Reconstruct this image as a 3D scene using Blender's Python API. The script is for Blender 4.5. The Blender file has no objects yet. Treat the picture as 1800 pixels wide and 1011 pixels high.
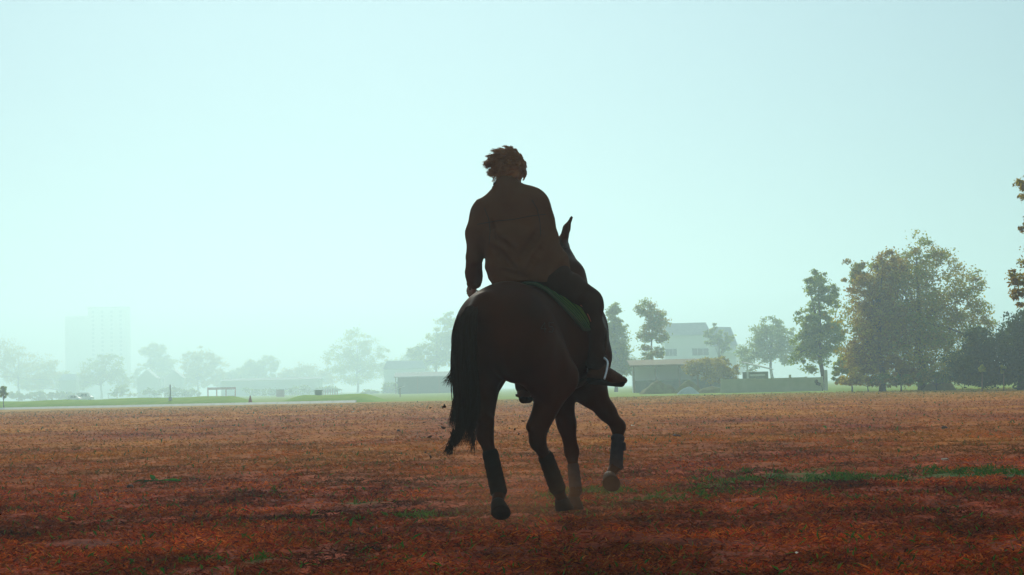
import bpy, math, random
import numpy as np
from mathutils import Vector, Matrix
from mathutils.bvhtree import BVHTree

scene = bpy.context.scene
R = math.radians

# ------------------------------------------------------------------ camera
CAM = np.array([0.0, 0.0, 0.92]); FPX = 3180.0
PITCH, ROLL = R(3.15), R(1.4)
F0 = np.array([0, math.cos(PITCH), math.sin(PITCH)])
U0 = np.array([0, -math.sin(PITCH), math.cos(PITCH)])
R0 = np.array([1.0, 0, 0])
RV = math.cos(ROLL) * R0 - math.sin(ROLL) * U0
UV = math.cos(ROLL) * U0 + math.sin(ROLL) * R0
cam_d = bpy.data.cameras.new('camera'); cam = bpy.data.objects.new('camera', cam_d)
scene.collection.objects.link(cam); scene.camera = cam
cam_d.sensor_width = 36; cam_d.lens = FPX / 1800 * 36
cam_d.clip_start = 0.1; cam_d.clip_end = 4000
m = Matrix.Identity(4)
for i in range(3):
    m[i][0] = RV[i]; m[i][1] = UV[i]; m[i][2] = -F0[i]; m[i][3] = CAM[i]
cam.matrix_world = m

def at(px, py, Y):
    """a point of the place at distance Y, from where it stands in the photograph"""
    d = F0 + RV * (px - 900) / FPX + UV * (505.5 - py) / FPX
    return CAM + d * (Y / d[1])

# ------------------------------------------------------------------ sky, sun, exposure
SUN_EL, SUN_AZ = R(28), R(-6)           # azimuth measured from +Y (away from the camera) towards +X
world = bpy.data.worlds.new('World'); scene.world = world; world.use_nodes = True
nt = world.node_tree; nt.nodes.clear()
wo = nt.nodes.new('ShaderNodeOutputWorld')
sky = nt.nodes.new('ShaderNodeTexSky'); sky.sky_type = 'NISHITA'; sky.sun_disc = False
sky.sun_elevation = SUN_EL; sky.sun_rotation = SUN_AZ
sky.air_density = 1.0; sky.dust_density = 0.4; sky.ozone_density = 1.5
b1 = nt.nodes.new('ShaderNodeBackground'); b1.inputs['Strength'].default_value = 0.05
tn = nt.nodes.new('ShaderNodeMix'); tn.data_type = 'RGBA'; tn.blend_type = 'MULTIPLY'; tn.inputs[0].default_value = 1.0
tn.inputs[7].default_value = (0.30, 0.43, 0.48, 1)          # the cool cyan cast of the photograph's sky
nt.links.new(sky.outputs['Color'], tn.inputs[6]); nt.links.new(tn.outputs[2], b1.inputs['Color'])
b2 = nt.nodes.new('ShaderNodeBackground')            # even overcast veil
b2.inputs['Color'].default_value = (0.54, 0.76, 0.84, 1); b2.inputs['Strength'].default_value = 0.37
ad = nt.nodes.new('ShaderNodeAddShader')
nt.links.new(b1.outputs[0], ad.inputs[0]); nt.links.new(b2.outputs[0], ad.inputs[1])
nt.links.new(ad.outputs[0], wo.inputs['Surface'])

sd = bpy.data.lights.new('sun', 'SUN'); sun = bpy.data.objects.new('sun', sd)
scene.collection.objects.link(sun)
sd.energy = 3.2; sd.angle = R(12); sd.color = (1.0, 0.92, 0.76)
sdir = Vector((math.sin(SUN_AZ) * math.cos(SUN_EL), math.cos(SUN_AZ) * math.cos(SUN_EL), math.sin(SUN_EL)))
sun.rotation_euler = sdir.to_track_quat('Z', 'Y').to_euler()

vs = scene.view_settings
vs.view_transform = 'Standard'; vs.look = 'None'; vs.exposure = 0.0; vs.gamma = 1.0; vs.use_curve_mapping = False
scene.render.engine = 'CYCLES'
scene.cycles.use_denoising = True
scene.cycles.volume_bounces = 3
scene.cycles.max_bounces = 8; scene.cycles.diffuse_bounces = 5; scene.cycles.transmission_bounces = 3

# ------------------------------------------------------------------ helpers
COL = scene.collection
rng = np.random.default_rng(7)

def tag(o, label=None, cat=None, group=None, kind=None):
    if label: o['label'] = label
    if cat: o['category'] = cat
    if group: o['group'] = group
    if kind: o['kind'] = kind
    return o

def empty(name, loc=(0, 0, 0), rz=0):
    o = bpy.data.objects.new(name, None); COL.objects.link(o)
    o.location = loc; o.rotation_euler = (0, 0, rz); o.empty_display_size = 0.1
    return o

def link(name, me, mat, parent=None, loc=None, rz=None):
    o = bpy.data.objects.new(name, me); COL.objects.link(o)
    if mat is not None and not me.materials: me.materials.append(mat)
    if parent is not None: o.parent = parent
    if loc is not None: o.location = loc
    if rz is not None: o.rotation_euler = (0, 0, rz)
    return o

def mesh_np(name, V, Fc, smooth=False, col=None):
    """mesh from numpy: V (n,3), Fc (m,k) with every face of k corners; col (n,3) optional point colours"""
    V = np.ascontiguousarray(V, np.float32); Fc = np.ascontiguousarray(Fc, np.int32)
    me = bpy.data.meshes.new(name)
    me.vertices.add(len(V)); me.vertices.foreach_set('co', V.ravel())
    k = Fc.shape[1]
    me.loops.add(Fc.size); me.loops.foreach_set('vertex_index', Fc.ravel())
    me.polygons.add(len(Fc)); me.polygons.foreach_set('loop_start', np.arange(0, Fc.size, k, dtype=np.int32))
    if smooth: me.polygons.foreach_set('use_smooth', np.ones(len(Fc), bool))
    me.update(calc_edges=True)
    if col is not None:
        a = me.attributes.new('tint', 'FLOAT_COLOR', 'POINT')
        c = np.ones((len(V), 4), np.float32); c[:, :3] = col
        a.data.foreach_set('color', c.ravel())
    return me

class MB:
    """collects boxes, prisms and tubes into one mesh"""
    def __init__(s): s.v = []; s.f = []
    def add(s, vs_, fs_):
        n = len(s.v); s.v += [tuple(map(float, p)) for p in vs_]; s.f += [tuple(i + n for i in f) for f in fs_]
        return s
    def box(s, x0, x1, y0, y1, z0, z1):
        return s.add([(x0,y0,z0),(x1,y0,z0),(x1,y1,z0),(x0,y1,z0),(x0,y0,z1),(x1,y0,z1),(x1,y1,z1),(x0,y1,z1)],
              [(0,3,2,1),(4,5,6,7),(0,1,5,4),(1,2,6,5),(2,3,7,6),(3,0,4,7)])
    def prism(s, pts, y0, y1):           # outline in x,z pulled along y
        n = len(pts)
        vs_ = [(x, y0, z) for x, z in pts] + [(x, y1, z) for x, z in pts]
        fs_ = [tuple(range(n)), tuple(range(2*n-1, n-1, -1))]
        fs_ += [(i, n+i, n+(i+1) % n, (i+1) % n) for i in range(n)]
        return s.add(vs_, fs_)
    def tube(s, pts, rad, n=8, closed=False):
        pts = np.array(pts, float); m_ = len(pts)
        rad = np.broadcast_to(np.array(rad, float), (m_,))
        vs_ = []; fs_ = []
        prev = None
        for i in range(m_):
            t = pts[(i+1) % m_] - pts[i-1] if closed else pts[min(i+1, m_-1)] - pts[max(i-1, 0)]
            t = t / (np.linalg.norm(t) + 1e-9)
            a = np.array([0, 0, 1.0]) if abs(t[2]) < .9 else np.array([1.0, 0, 0])
            if prev is not None: a = prev
            u = a - t * a.dot(t); u /= np.linalg.norm(u) + 1e-9; prev = u
            w = np.cross(t, u)
            for k in range(n):
                an = 2 * math.pi * k / n
                vs_.append(pts[i] + rad[i] * (u * math.cos(an) + w * math.sin(an)))
        for i in range(m_ if closed else m_ - 1):
            j = (i + 1) % m_
            for k in range(n):
                fs_.append((i*n+k, i*n+(k+1) % n, j*n+(k+1) % n, j*n+k))
        if not closed:
            fs_.append(tuple(range(n-1, -1, -1))); fs_.append(tuple((m_-1)*n + k for k in range(n)))
        return s.add(vs_, fs_)
    def mesh(s, name, smooth=False):
        me = bpy.data.meshes.new(name); me.from_pydata(s.v, [], s.f); me.update()
        if smooth: me.polygons.foreach_set('use_smooth', np.ones(len(me.polygons), bool))
        return me
    def build(s, name, mat, parent=None, smooth=False, loc=None, rz=None):
        return link(name, s.mesh(name, smooth), mat, parent, loc, rz)

def bevel(o, w=0.01, seg=2):
    b = o.modifiers.new('bevel', 'BEVEL'); b.width = w; b.segments = seg; b.limit_method = 'ANGLE'
    return o

def hash2(ix, iy, seed):
    h = (ix.astype(np.int64) * 374761393 + iy.astype(np.int64) * 668265263 + seed * 974634541) & 0xffffffff
    h = ((h ^ (h >> 13)) * 1274126177) & 0xffffffff
    return ((h ^ (h >> 16)) & 0xffff) / 65535.0

def vnoise(x, y, seed=0):
    x = np.asarray(x, float); y = np.asarray(y, float)
    ix = np.floor(x).astype(np.int64); iy = np.floor(y).astype(np.int64)
    fx = x - ix; fy = y - iy
    fx = fx*fx*(3-2*fx); fy = fy*fy*(3-2*fy)
    a = hash2(ix, iy, seed); b = hash2(ix+1, iy, seed); c = hash2(ix, iy+1, seed); d = hash2(ix+1, iy+1, seed)
    return (a*(1-fx)+b*fx)*(1-fy) + (c*(1-fx)+d*fx)*fy

def fbm(x, y, seed=0, oct=4):
    s = 0; a = 0.5; t = 0
    for i in range(oct):
        s = s + a * vnoise(x * 2**i + 17.3*i, y * 2**i + 5.1*i, seed + i); t += a; a *= .5
    return s / t

_w = np.random.default_rng(3)
WD = _w.normal(size=(10, 3)); WD /= np.linalg.norm(WD, axis=1)[:, None]; WP = _w.uniform(0, 6.28, 10)
def wnoise(P, scale):
    """cheap smooth 3-D noise from sine waves, P (...,3)"""
    s = 0
    for i in range(10):
        s = s + np.sin((P @ WD[i]) * scale * (0.6 + .13*i) + WP[i] + 1.3*np.sin((P @ WD[(i+3) % 10]) * scale * .5))
    return s / 10

# ---- distance-field modelling: limbs and bodies as one continuous skin
class Field:
    def __init__(s, lo, hi, h):
        s.lo = np.array(lo, float); s.h = h
        s.n = np.ceil((np.array(hi) - s.lo) / h).astype(int) + 1
        s.A = np.full(s.n, 9.0, np.float32)
    def _block(s, lo, hi):
        i0 = np.clip(np.floor((lo - s.lo) / s.h).astype(int), 0, s.n)
        i1 = np.clip(np.ceil((hi - s.lo) / s.h).astype(int) + 1, 0, s.n)
        ax = [s.lo[k] + s.h * np.arange(i0[k], i1[k]) for k in range(3)]
        return tuple(slice(i0[k], i1[k]) for k in range(3)), np.stack(np.meshgrid(*ax, indexing='ij'), -1)
    def _merge(s, sl, d, k, cut=False):
        a = s.A[sl]
        if cut:
            d = -d; h = np.maximum(k - np.abs(a - d), 0) / k
            s.A[sl] = np.maximum(a, d) + h*h*k*.25
        else:
            h = np.maximum(k - np.abs(a - d), 0) / k
            s.A[sl] = np.minimum(a, d) - h*h*k*.25
    def cone(s, a, b, ra, rb, k=.04, cut=False):
        a = np.array(a, float); b = np.array(b, float); M = max(ra, rb) + k + 3*s.h
        sl, P = s._block(np.minimum(a, b) - M, np.maximum(a, b) + M)
        if P.size == 0: return s
        ab = b - a; t = np.clip(((P - a) @ ab) / (ab @ ab + 1e-9), 0, 1)
        d = np.linalg.norm(P - a - t[..., None]*ab, axis=-1) - (ra + (rb - ra)*t)
        s._merge(sl, d.astype(np.float32), k, cut); return s
    def chain(s, pts, rad, k=.03):
        for i in range(len(pts)-1): s.cone(pts[i], pts[i+1], rad[i], rad[i+1], k)
        return s
    def ell(s, c, r, axes=None, k=.05, cut=False):
        c = np.array(c, float); r = np.array(r, float); M = r.max() + k + 3*s.h
        sl, P = s._block(c - M, c + M)
        if P.size == 0: return s
        Q = P - c
        if axes is not None: Q = Q @ np.array(axes, float).T
        k0 = np.linalg.norm(Q / r, axis=-1); k1 = np.linalg.norm(Q / (r*r), axis=-1)
        d = np.where(k1 > 1e-6, k0*(k0-1)/(k1+1e-9), -r.min())
        s._merge(sl, d.astype(np.float32), k, cut); return s
    def ripple(s, fn):
        """adds fn(P) to the field near the surface only"""
        i = np.argwhere(np.abs(s.A) < 6*s.h)
        P = s.lo + s.h * i
        s.A[tuple(i.T)] += fn(P).astype(np.float32); return s
    def mesh(s, name, relax=2):
        A = s.A; S = A < 0
        c = np.zeros(np.array(A.shape) - 1, np.int8)
        for dx in (0, 1):
            for dy in (0, 1):
                for dz in (0, 1):
                    c += S[dx:A.shape[0]-1+dx, dy:A.shape[1]-1+dy, dz:A.shape[2]-1+dz]
        act = (c > 0) & (c < 8)
        cells = np.argwhere(act); idx = np.full(act.shape, -1, np.int32); idx[act] = np.arange(len(cells))
        acc = np.zeros((len(cells), 3)); cnt = np.zeros(len(cells))
        cor = [(x, y, z) for x in (0, 1) for y in (0, 1) for z in (0, 1)]
        for p in cor:
            for ax in range(3):
                if p[ax]: continue
                q = list(p); q[ax] = 1
                a = A[tuple((cells + p).T)]; b = A[tuple((cells + q).T)]
                cr = (a < 0) != (b < 0); t = np.where(cr, a / np.where(cr, a - b, 1), 0)
                pos = np.array(p, float) + t[:, None] * (np.array(q) - np.array(p))
                acc += np.where(cr[:, None], pos, 0); cnt += cr
        V = s.lo + s.h * (cells + acc / np.maximum(cnt, 1)[:, None])
        quads = []
        for ax in range(3):
            u, w = (ax + 1) % 3, (ax + 2) % 3
            lo = [slice(None)]*3; hi = [slice(None)]*3; lo[ax] = slice(0, -1); hi[ax] = slice(1, None)
            ch = S[tuple(lo)] != S[tuple(hi)]
            e = np.argwhere(ch); e = e[(e[:, u] > 0) & (e[:, w] > 0) & (e[:, u] < A.shape[u]-1) & (e[:, w] < A.shape[w]-1)]
            ins = S[tuple(e.T)]
            def g(du, dw):
                k = e.copy(); k[:, u] -= du; k[:, w] -= dw; return idx[tuple(k.T)]
            q = np.stack([g(1, 1), g(0, 1), g(0, 0), g(1, 0)], 1)
            q[~ins] = q[~ins][:, ::-1]
            quads.append(q)
        Q = np.concatenate(quads); Q = Q[(Q >= 0).all(1)]
        for _ in range(relax):
            sm = np.zeros_like(V); n = np.zeros(len(V))
            for i in range(4):
                a = Q[:, i]; b = Q[:, (i+1) % 4]
                for k in range(3): sm[:, k] += np.bincount(a, V[b, k], len(V)) + np.bincount(b, V[a, k], len(V))
                n += np.bincount(a, minlength=len(V)) + np.bincount(b, minlength=len(V))
            V = V*.5 + .5*sm/np.maximum(n, 1)[:, None]
        return mesh_np(name, V, Q, True), V, Q

def strands(name, G, wid, mat, parent, col=None):
    """G (N,S,3) polylines -> thin three-sided hairs, tapering to the tip"""
    N, S, _ = G.shape
    T = np.gradient(G, axis=1); T /= np.linalg.norm(T, axis=2)[..., None] + 1e-9
    a = rng.normal(size=(N, 1, 3)); u = a - T * (a*T).sum(2)[..., None]; u /= np.linalg.norm(u, axis=2)[..., None] + 1e-9
    w = np.cross(T, u)
    tap = (1 - np.linspace(0, 1, S)**2 * .85)[None, :, None] * np.asarray(wid).reshape(-1, 1, 1)
    V = np.stack([G + tap*(u*math.cos(x) + w*math.sin(x)) for x in (0, 2.094, 4.189)], 2)   # N,S,3,3
    base = (np.arange(N)*S*3)[:, None, None] + (np.arange(S-1)*3)[None, :, None]
    fs_ = []
    for k in range(3):
        j = (k+1) % 3
        fs_.append(np.stack([base + k, base + j, base + 3 + j, base + 3 + k], -1))
    Fc = np.concatenate([f.reshape(-1, 4) for f in fs_])
    cc = None if col is None else np.repeat(np.asarray(col), S*3, axis=0)
    return link(name, mesh_np(name, V.reshape(-1, 3), Fc, True, cc), mat, parent)

# ------------------------------------------------------------------ materials
def mat(name, color, rough=.8, noise=None, bump=None, spec=.3, metal=0, sheen=0, coord='Object'):
    """noise=(scale, colour2[, detail]); bump=(scale, strength, distance)"""
    M = bpy.data.materials.new(name); M.use_nodes = True; n = M.node_tree.nodes; l = M.node_tree.links
    p = n['Principled BSDF']
    p.inputs['Base Color'].default_value = (*color, 1); p.inputs['Roughness'].default_value = rough
    p.inputs['Specular IOR Level'].default_value = spec; p.inputs['Metallic'].default_value = metal
    if sheen: p.inputs['Sheen Weight'].default_value = sheen
    tc = n.new('ShaderNodeTexCoord')
    if noise:
        t = n.new('ShaderNodeTexNoise'); t.inputs['Scale'].default_value = noise[0]; t.inputs['Detail'].default_value = 5
        l.new(tc.outputs[coord], t.inputs['Vector'])
        r = n.new('ShaderNodeValToRGB'); r.color_ramp.elements[0].position = .35; r.color_ramp.elements[1].position = .68
        r.color_ramp.elements[0].color = (*color, 1); r.color_ramp.elements[1].color = (*noise[1], 1)
        l.new(t.outputs['Fac'], r.inputs['Fac']); l.new(r.outputs['Color'], p.inputs['Base Color'])
    if bump:
        t = n.new('ShaderNodeTexNoise'); t.inputs['Scale'].default_value = bump[0]; t.inputs['Detail'].default_value = 6
        l.new(tc.outputs[coord], t.inputs['Vector'])
        b = n.new('ShaderNodeBump'); b.inputs['Strength'].default_value = bump[1]; b.inputs['Distance'].default_value = bump[2]
        l.new(t.outputs['Fac'], b.inputs['Height']); l.new(b.outputs['Normal'], p.inputs['Normal'])
    return M

def leafmat(name, trans=.35, rough=.6):
    """foliage: diffuse plus light let through, colour from each leaf"""
    M = bpy.data.materials.new(name); M.use_nodes = True; n = M.node_tree.nodes; l = M.node_tree.links
    n.clear(); o = n.new('ShaderNodeOutputMaterial'); a = n.new('ShaderNodeAttribute'); a.attribute_name = 'tint'
    d = n.new('ShaderNodeBsdfDiffuse'); t = n.new('ShaderNodeBsdfTranslucent'); x = n.new('ShaderNodeMixShader')
    x.inputs[0].default_value = trans
    l.new(a.outputs['Color'], d.inputs['Color']); l.new(a.outputs['Color'], t.inputs['Color'])
    l.new(d.outputs[0], x.inputs[1]); l.new(t.outputs[0], x.inputs[2]); l.new(x.outputs[0], o.inputs['Surface'])
    return M

M_LEAF = leafmat('leaf', .7)
M_BLADE = leafmat('dry grass blade', .3)
M_BARK = mat('bark', (.06, .045, .03), .9, (6, (.12, .09, .06)), (14, .6, .03))
M_COAT = mat('horse coat', (.038, .0085, .0012), .55, (2.2, (.065, .012, .0015)), (160, .12, .004), .05)
M_COAT.node_tree.nodes['Principled BSDF'].inputs['Specular Tint'].default_value = (.8, .38, .2, 1)
M_TAIL = mat('tail hair', (.038, .011, .002), .7, spec=.04)
M_HOOF = mat('hoof horn', (.020, .009, .005), .75, (20, (.034, .016, .009)), (60, .3, .004), .08)
M_WRAP = mat('leg wrap cloth', (.048, .028, .027), .9, (30, (.06, .036, .035)), (300, .4, .002), .05)
M_BOOTW = mat('hind boot', (.022, .010, .005), .9, None, (200, .3, .002), .05)
M_SHIRT = mat('shirt cloth', (.108, .041, .016), .9, (5, (.13, .05, .02)), (260, .3, .002), .06)
M_TROU = mat('trouser cloth', (.046, .018, .009), .9, (6, (.058, .023, .012)), (260, .3, .002), .06)
M_SKIN = mat('skin', (.26, .13, .08), .55, (12, (.30, .15, .09)))
M_HAIR = mat('hair', (.44, .19, .06), .6, (25, (.30, .12, .038)), spec=.15)
M_SHOE = mat('shoe leather', (.07, .026, .011), .6, (18, (.10, .036, .015)), (90, .25, .002), .12)
M_SOLE = mat('shoe sole', (.03, .014, .009), .9, spec=.05)
M_PADG = mat('saddle cloth green', (.075, .115, .022), .95, (14, (.115, .155, .032)), (380, .3, .002), .05)
M_PADB = mat('saddle cloth binding', (.055, .06, .025), .9)
M_PADL = mat('quilting seam', (.015, .035, .015), .95)
M_LEATHER = mat('tack leather', (.05, .02, .009), .6, (25, (.07, .028, .013)), (120, .2, .002), .15)
M_ORANGE = mat('orange piping', (.35, .09, .04), .7)
M_STEEL = mat('stirrup steel', (.86, .90, .88), .35, metal=.35)
M_EYE = mat('eye', (.01, .008, .007), .1, spec=.6)
M_CLOD = mat('earth clod', (.05, .02, .010), .95, (30, (.09, .035, .015)), (60, .8, .01))

# ------------------------------------------------------------------ the ground
def edge(x): return 141.0 - 0.62 * x              # where the riding field ends and the grass begins
def ground_z(x, y):
    near = np.clip(1 - (y - 30) / 60, .25, 1)
    z = .035 * (fbm(x*.55, y*.55, 11, 3) - .5) + .035 * (fbm(x*2.3, y*2.0, 21, 3) - .5) * near
    c = vnoise(x*4.2, y*3.6, 31); z = z + .022 * np.clip(c - .62, 0, 1) / .38 * near
    h = vnoise(x*1.9, y*1.6, 41); z = z - .045 * np.clip(h - .70, 0, 1) / .30 * near           # hoof-cut hollows
    return z - .02
def green_mask(x, y):
    """patches of living grass in the dry turf"""
    mid = 17.6 - .12*x
    right = np.exp(-((y - mid - .4) / 1.7)**2) * np.clip((x - .2) / 2.4, 0, 1)*.95
    spot = np.exp(-((y - 15.4) / 2.2)**2) * np.exp(-((x - 1.4) / 1.7)**2) * .82
    left = np.exp(-((y - 14.4) / 2.6)**2) * np.exp(-((x + 1.2) / 1.5)**2) * .62
    front = np.exp(-((y - 10.6) / 1.6)**2) * .42 * np.exp(-((x + 1.0) / 2.4)**2)
    base = np.maximum.reduce([right, spot, left, front, np.full_like(right, .12)])
    n = fbm(x*1.6, y*1.1, 51, 4)*.62 + vnoise(x*7, y*4.2, 61)*.38
    return np.clip((base*.70 + n*1.05 - .98) * 5.0, 0, 1)

def far_haze(x, y):
    """share of paler tone: distance haze and lit blade tips painted into the turf colour"""
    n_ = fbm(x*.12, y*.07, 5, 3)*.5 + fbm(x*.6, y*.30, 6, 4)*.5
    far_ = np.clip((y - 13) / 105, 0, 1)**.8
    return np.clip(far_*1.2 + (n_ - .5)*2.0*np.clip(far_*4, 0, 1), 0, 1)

def axis(segs):
    out = []
    for a, b, st in segs: out.append(np.arange(a, b, st))
    return np.concatenate(out)
ys = np.concatenate([axis([(-60, 0, 12), (0, 7, .5), (7, 24, .06), (24, 48, .12)]), np.geomspace(48, 180, 110), np.linspace(190, 1450, 18)])
xp = axis([(0, 7.5, .07), (7.5, 16, .16)]); xp = np.concatenate([xp, np.geomspace(16, 820, 26)])
xs = np.concatenate([-xp[:0:-1], xp])
X, Y = np.meshgrid(xs, ys, indexing='ij')
Z = np.where((Y > 3) & (Y < 170), ground_z(X, Y), -.02)
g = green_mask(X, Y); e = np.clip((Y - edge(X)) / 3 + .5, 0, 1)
strip = far_haze(X, Y) * (1 - e)           # hazy brightening of the far field, painted as colour
nx_, ny_ = X.shape
I = np.arange(nx_*ny_).reshape(nx_, ny_)
Fq = np.stack([I[:-1, :-1], I[1:, :-1], I[1:, 1:], I[:-1, 1:]], -1).reshape(-1, 4)
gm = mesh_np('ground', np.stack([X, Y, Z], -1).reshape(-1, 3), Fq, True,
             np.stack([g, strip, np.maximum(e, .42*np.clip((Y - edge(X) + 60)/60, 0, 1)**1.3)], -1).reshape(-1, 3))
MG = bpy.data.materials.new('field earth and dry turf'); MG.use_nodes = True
n = MG.node_tree.nodes; l = MG.node_tree.links; P = n['Principled BSDF']
P.inputs['Roughness'].default_value = .95; P.inputs['Specular IOR Level'].default_value = .05
tc = n.new('ShaderNodeTexCoord'); att = n.new('ShaderNodeAttribute'); att.attribute_name = 'tint'
sep = n.new('ShaderNodeSeparateColor'); l.new(att.outputs['Color'], sep.inputs['Color'])
def noise_node(scale, detail=6, rough=.6, vec=None):
    t = n.new('ShaderNodeTexNoise'); t.inputs['Scale'].default_value = scale; t.inputs['Detail'].default_value = detail
    t.inputs['Roughness'].default_value = rough; l.new(vec or tc.outputs['Object'], t.inputs['Vector']); return t
def ramp(src, stops):
    r = n.new('ShaderNodeValToRGB'); el = r.color_ramp.elements
    while len(el) < len(stops): el.new(.5)
    for q, (p_, c_) in zip(el, stops): q.position = p_; q.color = (*c_, 1)
    l.new(src, r.inputs['Fac']); return r
def mix(a, b, fac, mode='MIX'):
    x = n.new('ShaderNodeMix'); x.data_type = 'RGBA'; x.blend_type = mode
    for s_, v in ((6, a), (7, b)):
        if isinstance(v, tuple): x.inputs[s_].default_value = (*v, 1)
        else: l.new(v, x.inputs[s_])
    if isinstance(fac, float): x.inputs[0].default_value = fac
    else: l.new(fac, x.inputs[0])
    return x.outputs[2]
fine = noise_node(26, 8, .7); big = noise_node(1.4, 5)
c1 = ramp(fine.outputs['Fac'], [(.30, (.06, .010, .002)), (.46, (.22, .026, .004)), (.62, (.45, .062, .008)), (.78, (.55, .13, .012))])
c2 = ramp(big.outputs['Fac'], [(.34, (.45, .40, .38)), (.66, (1.35, 1.3, 1.2))])
soil = mix(c1.outputs['Color'], c2.outputs['Color'], 1.0, 'MULTIPLY')
gr = ramp(noise_node(34, 6).outputs['Fac'], [(.3, (.014, .05, .008)), (.7, (.045, .14, .018))])
soil = mix(soil, gr.outputs['Color'], sep.outputs['Red'])
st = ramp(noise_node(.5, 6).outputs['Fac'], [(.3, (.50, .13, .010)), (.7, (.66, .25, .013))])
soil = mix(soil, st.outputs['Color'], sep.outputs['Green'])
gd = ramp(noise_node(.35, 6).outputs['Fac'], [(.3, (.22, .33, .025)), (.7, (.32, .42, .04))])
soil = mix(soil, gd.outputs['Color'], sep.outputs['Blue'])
l.new(soil, P.inputs['Base Color'])
bp = n.new('ShaderNodeBump'); bp.inputs['Strength'].default_value = .8; bp.inputs['Distance'].default_value = .02
l.new(noise_node(45, 6, .7).outputs['Fac'], bp.inputs['Height']); l.new(bp.outputs['Normal'], P.inputs['Normal'])
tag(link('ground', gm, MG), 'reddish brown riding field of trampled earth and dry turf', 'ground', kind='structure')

# dry turf: short fibres lying every way, green ones in the living patches
def turf(N, y0, y1, wid, length, seed):
    r = np.random.default_rng(seed)
    y = y0 * (y1 / y0) ** r.uniform(0, 1, N)
    x = r.uniform(-1, 1, N) * (.31*y + .9)
    dens = fbm(x*1.5, y*1.3, 71, 3)*.6 + vnoise(x*4.5, y*4, 81)*.4
    keep = r.uniform(0, 1, N) < np.clip((dens - .22) * 2.6, .12, 1); x = x[keep]; y = y[keep]; N = len(x)
    z = ground_z(x, y); g_ = green_mask(x, y)
    isg = r.uniform(0, 1, N) < g_ * .78 + .022
    s = y / 11.0
    L = length * r.uniform(.5, 1.6, N) * np.where(isg, 1.15, 1) * s**.35
    az = r.uniform(0, 2*np.pi, N); tilt = np.where(isg, r.uniform(.3, 1.1, N), r.uniform(.02, .75, N)**1.2)
    d = np.stack([np.cos(az)*np.cos(tilt), np.sin(az)*np.cos(tilt), np.sin(tilt)], 1)
    sd_ = np.stack([-np.sin(az), np.cos(az), r.uniform(-.4, .4, N)], 1)
    w = wid * r.uniform(.6, 1.4, N) * s**.8
    b = np.stack([x, y, z + .002], 1)
    bend = np.stack([r.normal(0, .15, N), r.normal(0, .15, N), -r.uniform(0, .25, N)], 1) * L[:, None]
    V = np.stack([b - sd_*w[:, None], b + sd_*w[:, None], b + d*L[:, None]*.55 + sd_*w[:, None]*.7, b + d*L[:, None] + bend], 1)
    pal = np.array([(.36, .055, .005), (.50, .098, .009), (.12, .015, .003), (.56, .15, .028), (.42, .038, .012), (.24, .055, .009)])
    cl = pal[r.choice(6, N, p=[.3, .22, .2, .07, .13, .08])] * r.uniform(.6, 1.25, (N, 1))
    cl *= np.clip(.25 + 2.3*(fbm(x*1.1, y*.8, 91, 4) - .25) * (.45 + 1.1*fbm(x*4.5, y*3.0, 92, 3)), .22, 1.6)[:, None]
    sw = far_haze(x, y)[:, None]*.9; cl = cl*(1-sw) + sw*np.array([.60, .22, .010])*r.uniform(.45, 1.25, (N, 1))  # far brightening by haze mixed into the blade colour
    eg = (.75*np.clip((y - edge(x) + 65)/60, 0, 1))[:, None]; cl = cl*(1-eg) + eg*np.array([.46, .34, .018])*r.uniform(.6, 1.2, (N, 1))
    gp = np.array([(.03, .10, .008), (.055, .14, .012), (.09, .13, .012)])
    cl = np.where(isg[:, None], gp[r.integers(0, 3, N)] * r.uniform(.6, 1.3, (N, 1)), cl)
    return V, cl
vv = []; cc = []
for a in ((300000, 7.5, 17, .0036, .042, 1), (170000, 17, 34, .0042, .040, 2), (80000, 34, 80, .0055, .04, 3), (60000, 80, 136, .007, .04, 4)):
    V, c_ = turf(*a); vv.append(V); cc.append(c_)
V = np.concatenate(vv); c_ = np.concatenate(cc)
Q = np.arange(len(V)*4).reshape(-1, 4)
tag(link('dry_grass', mesh_np('dry_grass', V.reshape(-1, 3), Q, False, np.repeat(c_, 4, 0)), M_BLADE),
    'short trampled rust brown grass with patches of green covering the field', 'grass', kind='stuff')

# kerb and grass banks along the left end of the field
M_CONC = mat('pale concrete', (.48, .50, .42), .9, (1.5, (.56, .58, .50)), (12, .3, .01))
kx = np.linspace(-50, -13, 38)
kb = MB()
for i in range(len(kx)-1):
    x0, x1 = kx[i], kx[i+1] - .04; a0, a1 = edge(x0), edge(x1)
    kb.add([(x0,a0-1.6,-.06),(x1,a1-1.6,-.06),(x1,a1+.4,-.05),(x0,a0+.4,-.05),(x0,a0+.02,.16),(x1,a1+.02,.16),(x1,a1+.4,.16),(x0,a0+.4,.16)],
           [(0,3,2,1),(4,5,6,7),(0,1,5,4),(1,2,6,5),(2,3,7,6),(3,0,4,7)])
tag(kb.build('kerb', M_CONC), 'low pale kerb along the far left edge of the field', 'kerb', kind='structure')

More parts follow.
